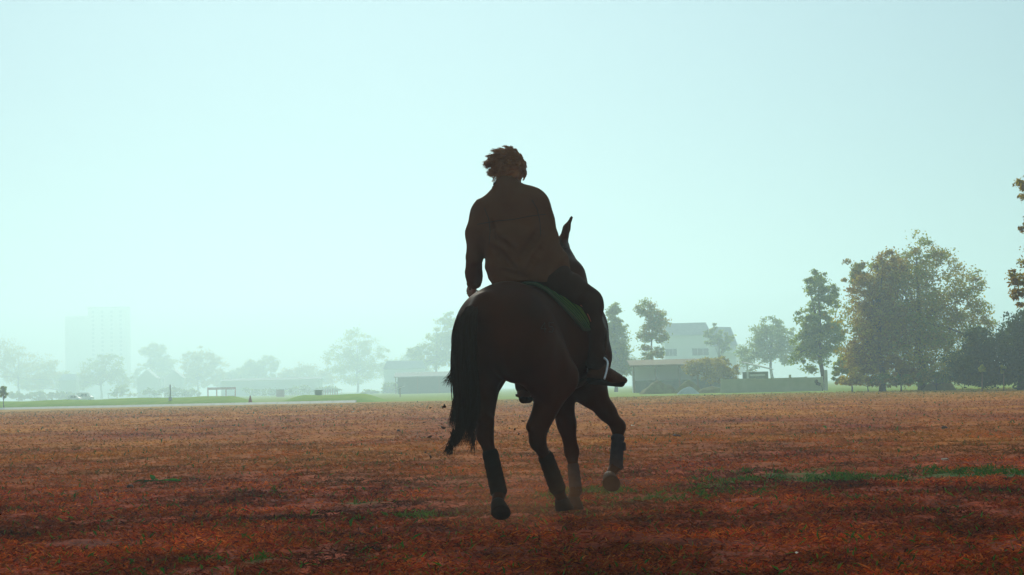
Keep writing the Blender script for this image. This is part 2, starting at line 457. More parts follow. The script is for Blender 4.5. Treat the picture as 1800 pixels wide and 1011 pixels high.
M_BANK = mat('bank grass', (.20, .38, .03), .95, (.8, (.28, .44, .045)), (6, .7, .05), .05)
def bank(label, x0, x1, hgt, seed):
    u = np.linspace(x0, x1, 90); v = np.linspace(0, 1, 16)
    U, Vv = np.meshgrid(u, v, indexing='ij')
    endf = np.clip(np.minimum(U - x0, x1 - U) / 3.2, 0, 1); endf = endf*endf*(3-2*endf)
    prof = np.sin(np.clip(Vv, 0, 1) * np.pi)**.6
    Zb = hgt * prof * endf * (.85 + .3*fbm(U*.25, Vv*2, seed, 3)) - .06
    Yb = edge(U) + 1.2 + Vv * 13
    J = np.arange(U.size).reshape(U.shape)
    Fb = np.stack([J[:-1, :-1], J[1:, :-1], J[1:, 1:], J[:-1, 1:]], -1).reshape(-1, 4)
    return tag(link('grass_bank', mesh_np('grass_bank', np.stack([U, Yb, Zb], -1).reshape(-1, 3), Fb, True), M_BANK), label, 'bank', kind='structure')
bank('long low green bank at the far left behind the kerb', -58, -22.6, .78, 3)
bank('shorter green bank ending behind the tail of the horse', -21.6, -10.2, .72, 4)

# ------------------------------------------------------------------ haze in the air
M_HAZE = bpy.data.materials.new('haze air'); M_HAZE.use_nodes = True
hn = M_HAZE.node_tree.nodes; hn.clear(); ho = hn.new('ShaderNodeOutputMaterial'); hv = hn.new('ShaderNodeVolumePrincipled')
hv.inputs['Color'].default_value = (.64, .88, .98, 1); hv.inputs['Density'].default_value = .0016
hv.inputs['Anisotropy'].default_value = .58
M_HAZE.node_tree.links.new(hv.outputs[0], ho.inputs['Volume'])
tag(MB().box(-860, 860, -70, 1490, -1.4, 76).build('haze', M_HAZE), 'pale cyan haze filling the air over the field', 'haze', kind='stuff')

# ------------------------------------------------------------------ trees and shrubs
def gx(px, Y): return (px - 900) / FPX * Y
def gz(px, py, Y): return float(at(px, py, Y)[2])

def leaves(lobes, N, size, pal, seed, clump=.16, shell=.55, droop=0.0):
    """N leaf faces in clumps spread through ellipsoid lobes (cx,cy,cz,rx,ry,rz)"""
    r = np.random.default_rng(seed)
    lobes = np.array(lobes, float); vol = (lobes[:, 3]*lobes[:, 4]*lobes[:, 5])**.75
    per = 56; nc = max(8, N // per)
    li = r.choice(len(lobes), nc, p=vol/vol.sum()); lb = lobes[li]
    d = r.normal(size=(nc, 3)); d /= np.linalg.norm(d, axis=1)[:, None]
    rad = (shell + (1-shell)*r.uniform(0, 1, nc)) ** .6 * r.uniform(.55, 1.06, nc)
    c = lb[:, :3] + d * rad[:, None] * lb[:, 3:]
    cr = clump * lb[:, 3:].mean(1) * r.uniform(.6, 1.7, nc)
    tone = r.uniform(0, 1, nc)
    ci = np.repeat(np.arange(nc), per); M = len(ci)
    off = r.normal(size=(M, 3)) * np.array([1, 1, .62]); p = c[ci] + off * cr[ci, None] * .62
    p[:, 2] -= droop * r.uniform(0, 1, M)
    a = r.normal(size=(M, 3)); a /= np.linalg.norm(a, axis=1)[:, None]
    b = np.cross(a, r.normal(size=(M, 3))); b /= np.linalg.norm(b, axis=1)[:, None]
    s = size * r.uniform(.55, 1.45, M)[:, None]
    V = np.stack([p - a*s, p - b*s*.5, p + a*s, p + b*s*.5], 1)
    pal = np.array(pal); t = np.clip(tone[ci] + r.normal(0, .18, M), 0, .999) * (len(pal) - 1)
    i0 = t.astype(int); fr = (t - i0)[:, None]
    cl = (pal[i0]*(1-fr) + pal[np.minimum(i0+1, len(pal)-1)]*fr) * r.uniform(.75, 1.25, (M, 1))
    return V, cl, c

GREEN = [(.12, .19, .004), (.22, .29, .006), (.32, .37, .010)]
DEEP = [(.022, .050, .007), (.042, .080, .010), (.075, .11, .014)]
OLIVE = [(.24, .18, .003), (.38, .31, .005), (.48, .41, .009)]
RUST = [(.20, .12, .003), (.32, .20, .005), (.42, .29, .009)]
PALE = [(.17, .26, .008), (.27, .36, .012), (.36, .42, .018)]
HAZY = [(.22, .30, .015), (.32, .40, .02), (.42, .46, .03)]  # far leaves lightened: part of the haze is painted into their colour

def tree(name, label, x, y, lobes, N, size, pal, seed, trunk_r=.18, trunk_top=None, cat='tree', group=None, clump=.16,
         shell=.55, lean=0, limbs=9, droop=0.0):
    root = empty(name, (x, y, 0)); tag(root, label, cat, group)
    r = random.Random(seed)
    V, cl, c = leaves(lobes, N, size, pal, seed, clump, shell, droop)
    Q = np.arange(len(V)*4).reshape(-1, 4)
    top = max(l_[2] for l_ in lobes); tt = trunk_top or top * .55
    tr = MB()
    pts = [(0, 0, -.15), (.02*tt+lean*.1, 0, tt*.25), (-.03*tt+lean*.4, .02*tt, tt*.6), (lean, 0, tt), (lean*1.1, .05*tt, top)]
    tr.tube(pts, [trunk_r*1.35, trunk_r, trunk_r*.85, trunk_r*.65, trunk_r*.25], 9)
    order = list(range(len(c))); r.shuffle(order)
    for i in order[:limbs]:
        t0 = .35 + .6*r.random(); base = np.array(pts[2])*(1-t0) + np.array(pts[3])*t0
        midp = base*.5 + c[i]*.5 + np.array([0, 0, .12*abs(c[i][2]-base[2])])
        tr.tube([base, midp, c[i]], [trunk_r*.42, trunk_r*.28, trunk_r*.1], 6)
    tr.build('trunk', M_BARK, root, True)
    link('crown', mesh_np('crown', V.reshape(-1, 3), Q, False, np.repeat(cl, 4, 0)), M_LEAF, root)
    return root

def lob(px, py, rpx, rpy, Y, x0, depth=1.0):
    """a lobe of a crown standing at distance Y: centre and radii measured in the photograph"""
    p = at(px, py, Y); k = Y / FPX
    return (p[0]-x0, 0, p[2], rpx*k, rpx*k*depth, rpy*k)

def ptree(name, label, px, Y, L, N, size, pal, seed, **kw):
    x0 = gx(px, Y)
    lobes = []
    r = random.Random(seed)
    for (a, b, c, d) in L:
        q = list(lob(a, b, c, d, Y, x0)); q[1] = r.uniform(-.35, .35) * q[4]; lobes.append(q)
    return tree(name, label, x0, Y, lobes, N, size, pal, seed, **kw)

GT = 'trees beyond the field'
# right-hand side
ptree('broad_tree', 'largest broad olive green tree right of the concrete wall', 1615, 128,
      [(1600,520,85,70),(1540,560,70,75),(1625,452,55,42),(1690,500,48,48),(1715,560,45,52),(1570,480,55,45),(1620,610,110,55),(1510,600,45,60),(1505,475,22,26),(1510,480,24,28),(1502,490,20,24),(1515,505,26,30),(1560,645,60,30),(1640,648,60,28),(1700,632,50,36),(1590,575,80,60),(1660,560,60,60),(1510,655,30,24),(1600,662,50,18),(1680,660,50,20)],
      50000, .10, OLIVE+GREEN[1:], 11, trunk_r=.26, group=GT, clump=.19, limbs=14, shell=.25)
ptree('rust_tree', 'rust tinged tree leaning on the left of the largest tree', 1545, 125,
      [(1530,520,40,50),(1555,575,52,60),(1520,625,40,45),(1560,470,30,30)], 16000, .10, RUST+OLIVE, 12, trunk_r=.2, group=GT, clump=.2)
ptree('slim_tree', 'slim pale green tree between the wall and the largest tree', 1440, 165,
      [(1440,505,26,32),(1432,560,34,40),(1450,590,40,45),(1425,620,36,40),(1455,520,22,30)], 14000, .135, PALE, 13, trunk_r=.2, group=GT)
ptree('round_tree', 'round hazy green tree above the white roofed shelter', 1352, 290,
      [(1350,600,42,38),(1330,625,36,34),(1385,610,30,40),(1360,580,28,24)], 12000, .18, PALE, 14, trunk_r=.25, group=GT)
ptree('dark_tree', 'dark green tree filling the right edge behind the saplings', 1790, 110,
      [(1720,600,34,36),(1775,610,60,55),(1730,635,45,40),(1810,580,50,50),(1850,600,60,70),(1690,648,40,30),(1740,662,45,20),(1790,655,45,28)], 32000, .105, DEEP, 15, trunk_r=.25, group=GT, clump=.22, shell=.3)
ptree('overhanging_tree', 'near tree reaching into the frame at the right edge', 1905, 62,
      [(1800,500,34,40),(1792,490,24,34),(1796,515,24,28),(1802,330,22,30),(1806,395,20,26),(1815,330,32,34),(1822,400,30,34),(1860,450,60,90),(1900,360,80,80),(1940,480,90,90),(1890,560,60,40)],
      17000, .062, RUST+OLIVE, 16, trunk_r=.22, group=GT, clump=.2, limbs=18)
ptree('bright_shrub', 'small bright green shrub left of the rust tinged tree', 1492, 134, [(1492,640,22,30),(1478,655,18,20)], 3000, .12, PALE, 17, trunk_r=.06, cat='shrub')
ptree('brown_shrub', 'brown leaved shrub in front of the largest tree', 1578, 124, [(1570,640,20,18),(1595,648,18,16)], 2600, .10, RUST, 18, trunk_r=.05, cat='shrub')
ptree('low_shrub', 'low olive shrub at the foot of the rust tinged tree', 1520, 123, [(1520,667,34,12),(1490,670,24,10),(1560,670,30,10)], 3200, .09, OLIVE, 19, trunk_r=.04, cat='shrub', limbs=4)
ptree('low_bush', 'olive low bushes along the foot of the largest tree', 1640, 122, [(1600,668,34,12),(1650,664,38,14),(1700,668,34,12),(1545,668,30,11)], 9000, .085, OLIVE[:2]+GREEN[:2], 25, trunk_r=.04, cat='shrub', limbs=4, shell=.2)
ptree('dark_shrub', 'small dark shrub at the right end of the concrete wall', 1440, 150, [(1440,672,7,9)], 500, .08, DEEP, 20, trunk_r=.03, cat='shrub', limbs=3)
# centre right
ptree('conifer', 'dense green conifer beside the right leg of the rider', 1078, 235,
      [(1078,556,15,30),(1078,590,27,28),(1080,618,36,30),(1082,648,40,24)], 18000, .145, PALE, 21, trunk_r=.2, group=GT, clump=.2, shell=.35)
ptree('thin_tree', 'thin airy tree in front of the white house', 1145, 225,
      [(1135,545,18,20),(1155,560,22,22),(1140,585,22,20),(1160,590,18,16),(1140,620,18,20),(1158,622,14,12)], 9500, .13, OLIVE+PALE, 22, trunk_r=.12, group=GT, clump=.24, trunk_top=8)
ptree('leafy_shrub', 'yellow green shrub spreading over the shed roof', 1245, 190, [(1220,648,24,16),(1255,642,34,18),(1285,650,20,18),(1260,658,38,16)], 9000, .10, OLIVE, 23, trunk_r=.07, cat='shrub')
ptree('garden_tree', 'faint tree behind the roof of the white house', 1262, 330, [(1255,590,18,22),(1275,600,16,22)], 2500, .26, PALE, 24, trunk_r=.14, group=GT)
# left, deep in the haze
far = [
 ('tall hazy tree at the far left edge', 30, 880, [(20,640,50,40),(60,650,40,36),(5,625,36,36),(95,655,30,26)], OLIVE),
 ('hazy tree standing in front of the tower block', 175, 820, [(165,655,28,26),(195,645,26,26),(210,665,24,20),(140,670,24,18)], GREEN),
 ('hazy yellowish tree between the pale house and the red frame', 345, 880, [(335,640,24,26),(365,635,26,26),(350,665,30,22),(385,650,20,24)], OLIVE),
 ('hazy rounded tree right of the red frame', 452, 900, [(440,650,24,20),(470,645,22,22),(455,668,28,16)], GREEN),
 ('tallest hazy tree left of the horse', 625, 800, [(620,605,34,36),(595,635,32,34),(650,630,34,34),(625,655,48,26),(680,640,22,24)], PALE),
 ('hazy tree just behind the tail of the horse', 765, 640, [(770,610,30,40),(790,580,24,36),(740,630,30,26),(800,620,30,40)], PALE),
 ('small hazy tree left of the pale house', 262, 960, [(270,615,26,14),(285,640,30,18),(250,655,18,16)], GREEN),
]
far += [
 ('low hazy tree mass between the far left tree and the van', 110, 900, [(95,668,36,18),(130,675,30,14),(60,675,30,14)], GREEN),
 ('low hazy tree mass behind the close three barriers', 290, 930, [(250,672,24,14),(290,668,30,16),(325,672,24,14)], GREEN),
 ('low hazy tree mass left of the rounded tree', 408, 930, [(395,670,24,14),(420,664,22,18)], GREEN),
 ('low hazy tree mass behind the long shed', 535, 900, [(505,664,26,16),(540,660,30,20),(572,666,26,16)], OLIVE),
 ('low hazy tree mass behind the pale house by the open shed', 705, 860, [(690,655,30,24),(725,645,32,30),(745,665,30,20)], GREEN),
 ('low hazy tree mass right of the conifer', 1180, 700, [(1110,640,20,20),(1190,635,26,16),(1300,630,24,22),(1290,650,24,16)], GREEN),
]
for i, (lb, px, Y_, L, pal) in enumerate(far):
    ptree('hazy_tree', lb, px, Y_, L, 12000, .38, HAZY if pal is not OLIVE else [(.32, .30, .015), (.42, .38, .02), (.5, .46, .03)], 40+i, trunk_r=.45, group=GT)  # olive leaves lightened for haze in the same way
hz = [('dark clipped hedge at the far left behind the bank', 60, 620, [(30,697,30,8),(75,696,34,8),(115,694,30,8)]),
      ('low hedge behind the white barriers', 260, 640, [(215,688,26,12),(255,690,26,10),(300,688,28,10),(340,690,24,9)]),
      ('low hedge running right of the red frame', 470, 640, [(440,688,24,9),(480,690,26,8),(530,686,30,9),(575,686,26,8)]),
      ('low bushes left of the open shed', 680, 540, [(650,690,20,9),(690,684,22,12),(720,690,20,9)])]
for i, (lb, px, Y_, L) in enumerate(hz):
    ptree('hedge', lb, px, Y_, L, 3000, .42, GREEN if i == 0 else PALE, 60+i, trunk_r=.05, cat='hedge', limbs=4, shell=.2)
ptree('roadside_shrub', 'grey green shrub cut by the left edge of the frame', 3, 172, [(2,688,9,12),(8,696,6,8)], 900, .12, PALE, 70, trunk_r=.05, cat='shrub')
for px, py, lb in ((1720, 683, 'pale thin sapling left of its twin by the dark tree'), (1758, 683, 'pale thin sapling nearest the right edge')):
    x0 = gx(px, 107); rt = empty('sapling', (x0, 107, 0)); tag(rt, lb, 'sapling', 'saplings by the dark tree')
    MB().tube([(0,0,-.1),(.02,0,.6),(.05,0,1.1)], [.035,.028,.018], 7).build('trunk', mat('sapling bark', (.16,.12,.06), .9), rt, True)
    V_, c_, _c = leaves([(.05,0,1.25,.25,.25,.3)], 300, .06, GREEN, px)
    link('crown', mesh_np('crown', V_.reshape(-1,3), np.arange(len(V_)*4).reshape(-1,4), False, np.repeat(c_,4,0)), M_LEAF, rt)

# ------------------------------------------------------------------ buildings and yard things
M_WHITE = mat('white render', (.84, .86, .83), .85, (.6, (.88, .89, .87)))
M_HAZEPALE = mat('haze pale render', (.86, .86, .78), .85, (.5, (.90, .90, .82)))  # wall colour lightened towards the haze, so far walls fade
M_TILE = mat('grey roof', (.34, .38, .34), .85, (1.5, (.42, .45, .41)))
M_GLASS = mat('dark window glass', (.02, .03, .03), .15, spec=.5)
M_FRAME = mat('window frame paint', (.6, .62, .6), .6)
M_WOOD = mat('weathered wood', (.22, .18, .09), .9, (5, (.28, .23, .12)))
M_DARK = mat('dark shed boards', (.16, .20, .12), .9, (4, (.21, .25, .15)))
M_WALLC = mat('concrete wall panel', (.50, .52, .32), .92, (1.2, (.58, .58, .38)), (9, .4, .01))
M_RED = mat('red paint', (.45, .06, .04), .6, (3, (.52, .09, .06)))
M_PINK = mat('faded brick red boards', (.40, .17, .12), .85)
M_WPAINT = mat('white rail paint', (.80, .82, .78), .5)
M_METAL = mat('grey galvanised', (.55, .58, .55), .6)

def window(parent, x, y, z, w, h, bars=1):
    """a window standing out of a wall that faces the camera (-y): frame with recessed pane"""
    f = MB(); t = .07
    f.box(x-w/2-t, x+w/2+t, y-.08, y+.05, z-h/2-t, z-h/2).box(x-w/2-t, x+w/2+t, y-.08, y+.05, z+h/2, z+h/2+t)
    f.box(x-w/2-t, x-w/2, y-.08, y+.05, z-h/2, z+h/2).box(x+w/2, x+w/2+t, y-.08, y+.05, z-h/2, z+h/2)
    for i in range(bars):
        xx = x - w/2 + w*(i+1)/(bars+1); f.box(xx-.025, xx+.025, y-.06, y+.02, z-h/2, z+h/2)
    fo = f.build('window', M_FRAME, parent)
    MB().box(x-w/2, x+w/2, y-.02, y+.02, z-h/2, z+h/2).build('pane', M_GLASS, fo)

def house(name, label, px0, px1, Y, eave, ridge, depth, wins, wallm, roofm, over=.35, gable_front=False, cat='house'):
    x0, x1 = gx(px0, Y), gx(px1, Y); cx = (x0+x1)/2; w = x1-x0
    rt = empty(name, (cx, Y, 0)); tag(rt, label, cat)
    MB().box(-w/2, w/2, 0, depth, -.2, eave).build('wall', wallm, rt)
    rf = MB()
    if gable_front:
        rf.prism([(-w/2-over, eave+.003), (w/2+over, eave+.003), (0, ridge)], -over, depth+over)
    else:
        rf.add([(-w/2-over,-over,eave+.003),(w/2+over,-over,eave+.003),(w/2+over,depth+over,eave+.003),(-w/2-over,depth+over,eave+.003),
                (-w/2+.6,depth/2,ridge),(w/2-.6,depth/2,ridge)],
               [(0,3,2,1),(0,1,5,4),(1,2,5),(2,3,4,5),(3,0,4)])
    rf.build('roof', roofm, rt)
    for (wx, wz, ww, wh) in wins: window(rt, wx, 0, wz, ww, wh)
    return rt

# tower block far in the haze
Y_ = 1320; x0, x1 = gx(112, Y_), gx(220, Y_); h1 = gz(200, 541, Y_); h2 = gz(120, 556, Y_)
rt = empty('tower_block', ((x0+x1)/2, Y_, 0)); tag(rt, 'tall pale apartment tower fading into haze at left', 'building')
w = x1-x0
MB().box(-w*.12, w/2, 0, 14, 0, h1).build('wall', M_HAZEPALE, rt); MB().box(-w/2, -w*.12-.02, .5, 13, 0, h2).build('side_wing', M_HAZEPALE, rt)
MB().box(-w*.14, w/2+.3, -.3, 14.3, h1+.003, h1+.7).build('roof_slab', M_TILE, rt)
wm = MB().box(-.9, .9, -.06, .05, -.9, .9).mesh('window'); wm.materials.append(mat('haze pale window', (.42, .46, .44), .4))  # distance haze painted into the pane colour
for fl in range(17):
    for k in range(4):
        o = bpy.data.objects.new('window', wm); COL.objects.link(o); o.parent = rt
        o.location = (-w*.04 + k*w*.15, -.01, h1 - 3 - fl*3.1)
house('pale_house', 'pale hazy house with low gable left of the red frame', 238, 272, 740, 8.0, 11.8, 7, [(-1,2.6,1.2,1.2),(1.2,2.6,1.2,1.2)], M_WHITE, M_WHITE, gable_front=True)
house('pale_house', 'pale hazy house beside the yellowish tree', 285, 318, 750, 8.0, 11.6, 7, [(0,2.6,1.4,1.2)], M_WHITE, M_WHITE, gable_front=True)
house('pale_house', 'small white house behind the parked white van', 101, 130, 700, 7.6, 10.2, 6, [(0,2.6,1.2,1.0)], M_WHITE, M_WHITE)
house('pale_house', 'pale house beyond the open shed left of the horse', 672, 742, 600, 7.8, 10.6, 8, [(-2,3,1.2,1.2),(1.4,3,1.2,1.2)], M_WHITE, M_TILE)
house('long_shed', 'long low shed with flat roof behind the barriers', 385, 560, 660, 5.6, 6.5, 8, [(-6,1.9,1.6,.9),(0,1.9,1.6,.9),(6,1.9,1.6,.9)], M_HAZEPALE, M_TILE, cat='shed')

# white two-storey house on the right
Y_ = 400; k = Y_/FPX
x0, x1 = gx(1166, Y_), gx(1292, Y_); rt = empty('white_house', ((x0+x1)/2, Y_, 0))
tag(rt, 'white two storey house with grey roof right of the rider', 'house')
w = x1-x0; e1 = gz(1200, 590, Y_); e2 = gz(1260, 596, Y_); top = gz(1225, 566, Y_)
MB().box(-w/2, -w/2+w*.62, 0, 9, -.2, e1).build('wall', M_WHITE, rt)
MB().box(-w/2+w*.62+.02, w/2, 1.2, 9, -.2, e2-1.6).build('side_wing', M_WHITE, rt)
rf = MB(); xr = -w/2+w*.66
rf.add([(-w/2-.4,-.5,e1+.003),(xr,-.5,e1+.003),(xr,9.5,e1+.003),(-w/2-.4,9.5,e1+.003),(-w/2+1,4.5,top),(xr-.8,4.5,top)],
       [(0,3,2,1),(0,1,5,4),(1,2,5),(2,3,4,5),(3,0,4)]).build('roof', M_TILE, rt)
MB().add([(xr+.02,.6,e2-1.597),(w/2+.4,.6,e2-1.597),(w/2+.4,9.4,e2-1.597),(xr+.02,9.4,e2-1.597),(xr+.8,4.6,top-1),(w/2-.6,4.6,top-1.2)],
       [(0,3,2,1),(0,1,5,4),(1,2,5),(2,3,4,5),(3,0,4)]).build('side_roof', M_TILE, rt)
for a, b, cpy in ((1166, 1187, 620), (1213, 1243, 619)):
    window(rt, gx((a+b)/2, Y_)-(x0+x1)/2, 0, gz(a, cpy, Y_), (b-a)*k-.2, 1.5, 2)
window(rt, gx(1270, Y_)-(x0+x1)/2, 1.2, gz(1270, 605, Y_), 1.2, 1.2)
MB().box(gx(1258,Y_)-(x0+x1)/2, w/2+.1, -.6, 1.19, gz(1275,621,Y_), gz(1275,616,Y_)).build('balcony_slab', M_WPAINT, rt)

# open shed with posts
def open_shed(name, label, pxs, Y, eave_py, back_z, low, roof_m, mid=1150):
    x0, x1 = gx(pxs[0], Y), gx(pxs[-1], Y); cx = (x0+x1)/2
    rt = empty(name, (cx, Y, 0)); tag(rt, label, 'shed')
    ev = gz(pxs[0], eave_py, Y)
    MB().add([(x0-cx-.4,-.4,ev),(x1-cx+.4,-.4,ev),(x1-cx+.4,4.6,back_z),(x0-cx-.4,4.6,back_z),
              (x0-cx-.4,-.4,ev+.16),(x1-cx+.4,-.4,ev+.16),(x1-cx+.4,4.6,back_z+.16),(x0-cx-.4,4.6,back_z+.16)],
             [(0,3,2,1),(4,5,6,7),(0,1,5,4),(1,2,6,5),(2,3,7,6),(3,0,4,7)]).build('roof', roof_m, rt)
    for p in pxs: 
        xx = gx(p, Y)-cx; MB().box(xx-.09, xx+.09, -.09, .09, -.1, ev-.003).build('post', M_WOOD, rt)
    MB().box(x0-cx+.1, x1-cx-.1, 4.3, 4.4, -.1, back_z-.05).build('back_wall', M_WHITE if low else M_DARK, rt)
    if low: MB().box(x0-cx+.12, x1-cx-.12, .12, .22, -.1, low).build('low_wall', M_DARK, rt)
    return rt
open_shed('open_shed', 'long open shed on wooden posts below the white house', (1110, 1149, 1190, 1222, 1268), 195, 645, 3.4, 1.25, M_WOOD)
open_shed('open_shed', 'dark open shed just left of the horse', (692, 730, 768, 806), 400, 664, 4.6, 0, M_TILE)
# shelter with white sloping roof
Y_ = 185; xa, xb = gx(1304, Y_), gx(1353, Y_); cx = (xa+xb)/2; rt = empty('shelter', (cx, Y_, 0)); tag(rt, 'small shelter with a sloping white sheet roof behind the wall', 'shelter')
za, zb = gz(1304, 640, Y_), gz(1353, 651, Y_)
MB().add([(xa-cx,-1,za),(xb-cx,-1,zb),(xb-cx,2.5,zb+.2),(xa-cx,2.5,za+.2),(xa-cx,-1,za+.12),(xb-cx,-1,zb+.12),(xb-cx,2.5,zb+.32),(xa-cx,2.5,za+.32)],
         [(0,3,2,1),(4,5,6,7),(0,1,5,4),(1,2,6,5),(2,3,7,6),(3,0,4,7)]).build('roof', M_WPAINT, rt)
for xx, zz in ((xa-cx+.15, za), (xb-cx-.3, zb-.02)): MB().box(xx, xx+.16, -.9, -.74, -.1, zz).build('post', M_WPAINT, rt)
MB().box(xa-cx+.5, xb-cx-.8, -.6, -.5, zb-.55, zb-.38).build('rail', M_WPAINT, rt)
MB().box(xa-cx+.1, xb-cx-.1, 2.2, 2.3, -.1, zb-.1).build('back_wall', M_DARK, rt)

# concrete panel wall with posts
Y_ = 152; rt = empty('concrete_wall', (gx(1350, Y_), Y_, 0)); tag(rt, 'low wall of concrete panels in front of the shelter', 'wall')
xs_ = [gx(p, Y_) - gx(1350, Y_) for p in (1264, 1293, 1322, 1353, 1384, 1412, 1440)]
wt = gz(1350, 665, Y_)
pm = None
for i in range(6):
    MB().box(xs_[i]+.07, xs_[i+1]-.07, -.05, .05, -.1, wt + .02*math.sin(i*2.1)).build('panel', M_WALLC, rt)
for i, xx in enumerate(xs_): MB().box(xx-.09, xx+.09, -.09, .09, -.1, wt + (.25 if i == 4 else .06)).build('post', M_WALLC, rt)
MB().box(-.12, .12, -.12, .12, 0, 1.7).build('gate_post', M_CONC).location = (gx(1447, 150), 150, 0)
tag(bpy.data.objects['gate_post'], 'pale square gate post at the right end of the wall', 'post')

# heaps of soil in front of the shed
def heap(name, label, px, Y, rpx, hgt, m_, seed):
    r_ = rpx*Y/FPX; th = np.linspace(0, 2*np.pi, 36, endpoint=False); q = np.linspace(0, 1, 12)
    Tt, Qq = np.meshgrid(th, q, indexing='ij')
    xx = r_*Qq*np.cos(Tt)*(1+.15*np.sin(3*Tt+seed)); yy = r_*.7*Qq*np.sin(Tt)
    zz = hgt*(1-Qq**2.2)*(.45+1.0*fbm(xx*1.1+seed, yy*1.1, seed, 4)) - .05
    J = np.arange(36*12).reshape(36, 12); Jn = np.roll(J, -1, 0)
    Fh = np.stack([J[:, :-1], J[:, 1:], Jn[:, 1:], Jn[:, :-1]], -1).reshape(-1, 4)
    o = link(name, mesh_np(name, np.stack([xx, yy, zz], -1).reshape(-1, 3), Fh, True), m_, loc=(gx(px, Y), Y, 0))
    return tag(o, label, 'heap')
M_HEAP = mat('soil heap', (.20, .17, .05), .95, (2.5, (.24, .26, .07)), (9, .8, .06))
M_LIME = mat('pale rubble', (.45, .55, .48), .95, (4, (.58, .66, .60)), (14, .9, .06))
heap('soil_heap', 'overgrown tan soil heap left of the pale rubble', 1150, 165, 34, 1.05, M_HEAP, 1)
heap('soil_heap', 'tan soil heap behind the pale rubble', 1203, 163, 26, 1.0, M_HEAP, 2)
heap('soil_heap', 'low flat soil heap in front of the wall', 1250, 158, 34, .5, M_HEAP, 3)
heap('rubble_heap', 'small heap of pale rubble in front of the open shed', 1206, 152, 20, .5, M_LIME, 4)
heap('straw_heap', 'olive heap of cut grass under the largest tree', 1648, 124, 30, .95, mat('cut grass', (.20, .15, .03), .95, (5, (.26, .20, .045)), (20, .8, .05)), 5)

# white barriers, red frame and other yard pieces seen over the banks
def barrier(label, pa, pb, py, Y, m_=None):
    xa, xb = gx(pa, Y), gx(pb, Y); rt = empty('barrier', ((xa+xb)/2, Y, 0)); w = xb-xa; z = gz((pa+pb)/2, py, Y)
    tag(rt, label, 'barrier', 'white barriers behind the banks')
    MB().box(-w/2, w/2, -.04, .04, z-.22, z+.1).build('rail', m_ or M_WPAINT, rt)
    for s in (-1, 1): MB().box(s*w/2*.86-.05, s*w/2*.86+.05, -.03, .03, 0, z-.223).build('post', M_METAL, rt)
    MB().box(-w/2*.8, w/2*.8, -.02, .02, .45, .55).build('lower_rail', M_METAL, rt)
for lb, a, b, py in (('white barrier left of the pale pole', 186, 203, 692), ('white barrier nearest the pale pole, first of three', 267, 281, 693), ('white barrier in the middle of the close three', 284, 303, 692.5),
                     ('white barrier at the right of the close three', 306, 325, 691.5), ('white barrier above the pinkish box', 469, 487, 685.5), ('white barrier right of the small white board', 516, 534, 685.5),
                     ('white barrier left of the red fence', 542, 560, 685.5), ('white barrier at the right end of the red fence', 582, 598, 685)):
    barrier(lb, a, b, py, 440)
Y_ = 430; xa, xb = gx(362, Y_), gx(410, Y_); rt = empty('climbing_frame', ((xa+xb)/2, Y_, 0)); tag(rt, 'red painted climbing frame with three legs beyond the bank', 'frame')
w = xb-xa; zt = gz(386, 681, Y_)
for t in (-.5, -.18, .16, .5): MB().box(w*t-.13, w*t+.13, -.1, .1, 0, zt-.55).build('leg', M_RED, rt)
MB().box(-w*.5-.13, w*.5+.13, -.12, .12, zt-.547, zt).build('beam', M_RED, rt)
MB().box(-w*.5, w*.5, -.05, .05, .35, .5).build('lower_bar', M_RED, rt)
Y_ = 440; xa, xb = gx(564, Y_), gx(589, Y_); rt = empty('red_fence', ((xa+xb)/2, Y_, 0)); tag(rt, 'short faded red fence left of the tallest hazy tree', 'fence')
for i in range(7):
    xx = (i/6-.5)*(xb-xa); MB().box(xx-.1, xx+.1, -.03, .03, 0, 1.55+.08*math.sin(i*2)).build('slat', M_PINK, rt)
MB().box(-(xb-xa)/2, (xb-xa)/2, .035, .09, 1.0, 1.12).build('rail', M_PINK, rt)
rt = empty('feed_box', (gx(489, 420), 420, 0)); tag(rt, 'pinkish wooden box below a white barrier', 'box')
MB().box(-.9, .9, -.5, .5, 0, 1.6).build('body', M_PINK, rt); MB().box(-.95, .95, -.55, .55, 1.603, 1.7).build('lid', M_WOOD, rt)
rt = empty('notice_board', (gx(507, 420), 420, 0)); tag(rt, 'small blank white board on a post', 'board')
MB().box(-.45, .45, -.03, .03, .8, 1.8).build('panel', M_WPAINT, rt); MB().box(-.04, .04, .035, .1, 0, 1.2).build('post', M_METAL, rt)
rt = empty('pale_pole', (gx(238, 150), edge(gx(238,150))+4, 0)); tag(rt, 'thin pale pole standing on the long bank', 'pole')
MB().tube([(0,0,0),(0,0,1.9)], [.07,.06], 10).build('shaft', M_METAL, rt, True); MB().box(-.14,.14,-.14,.14,0.3,.75).build('base', M_CONC, rt)
rt = empty('utility_box', (gx(556, 160), 160, 0)); tag(rt, 'low grey utility box on the shorter bank', 'box')
MB().box(-.3,.3,-.2,.2,0,1.0).build('body', M_METAL, rt); MB().box(-.34,.34,-.24,.24,1.003,1.07).build('lid', M_TILE, rt)
rt = empty('traffic_cone', (gx(436, 158), 158, 0)); tag(rt, 'small orange cone in the gap between the banks', 'cone')
MB().tube([(0,0,.05),(0,0,.75)], [.2,.04], 12).build('body', M_ORANGE, rt, True); MB().box(-.26,.26,-.26,.26,0,.05).build('base', M_ORANGE, rt)
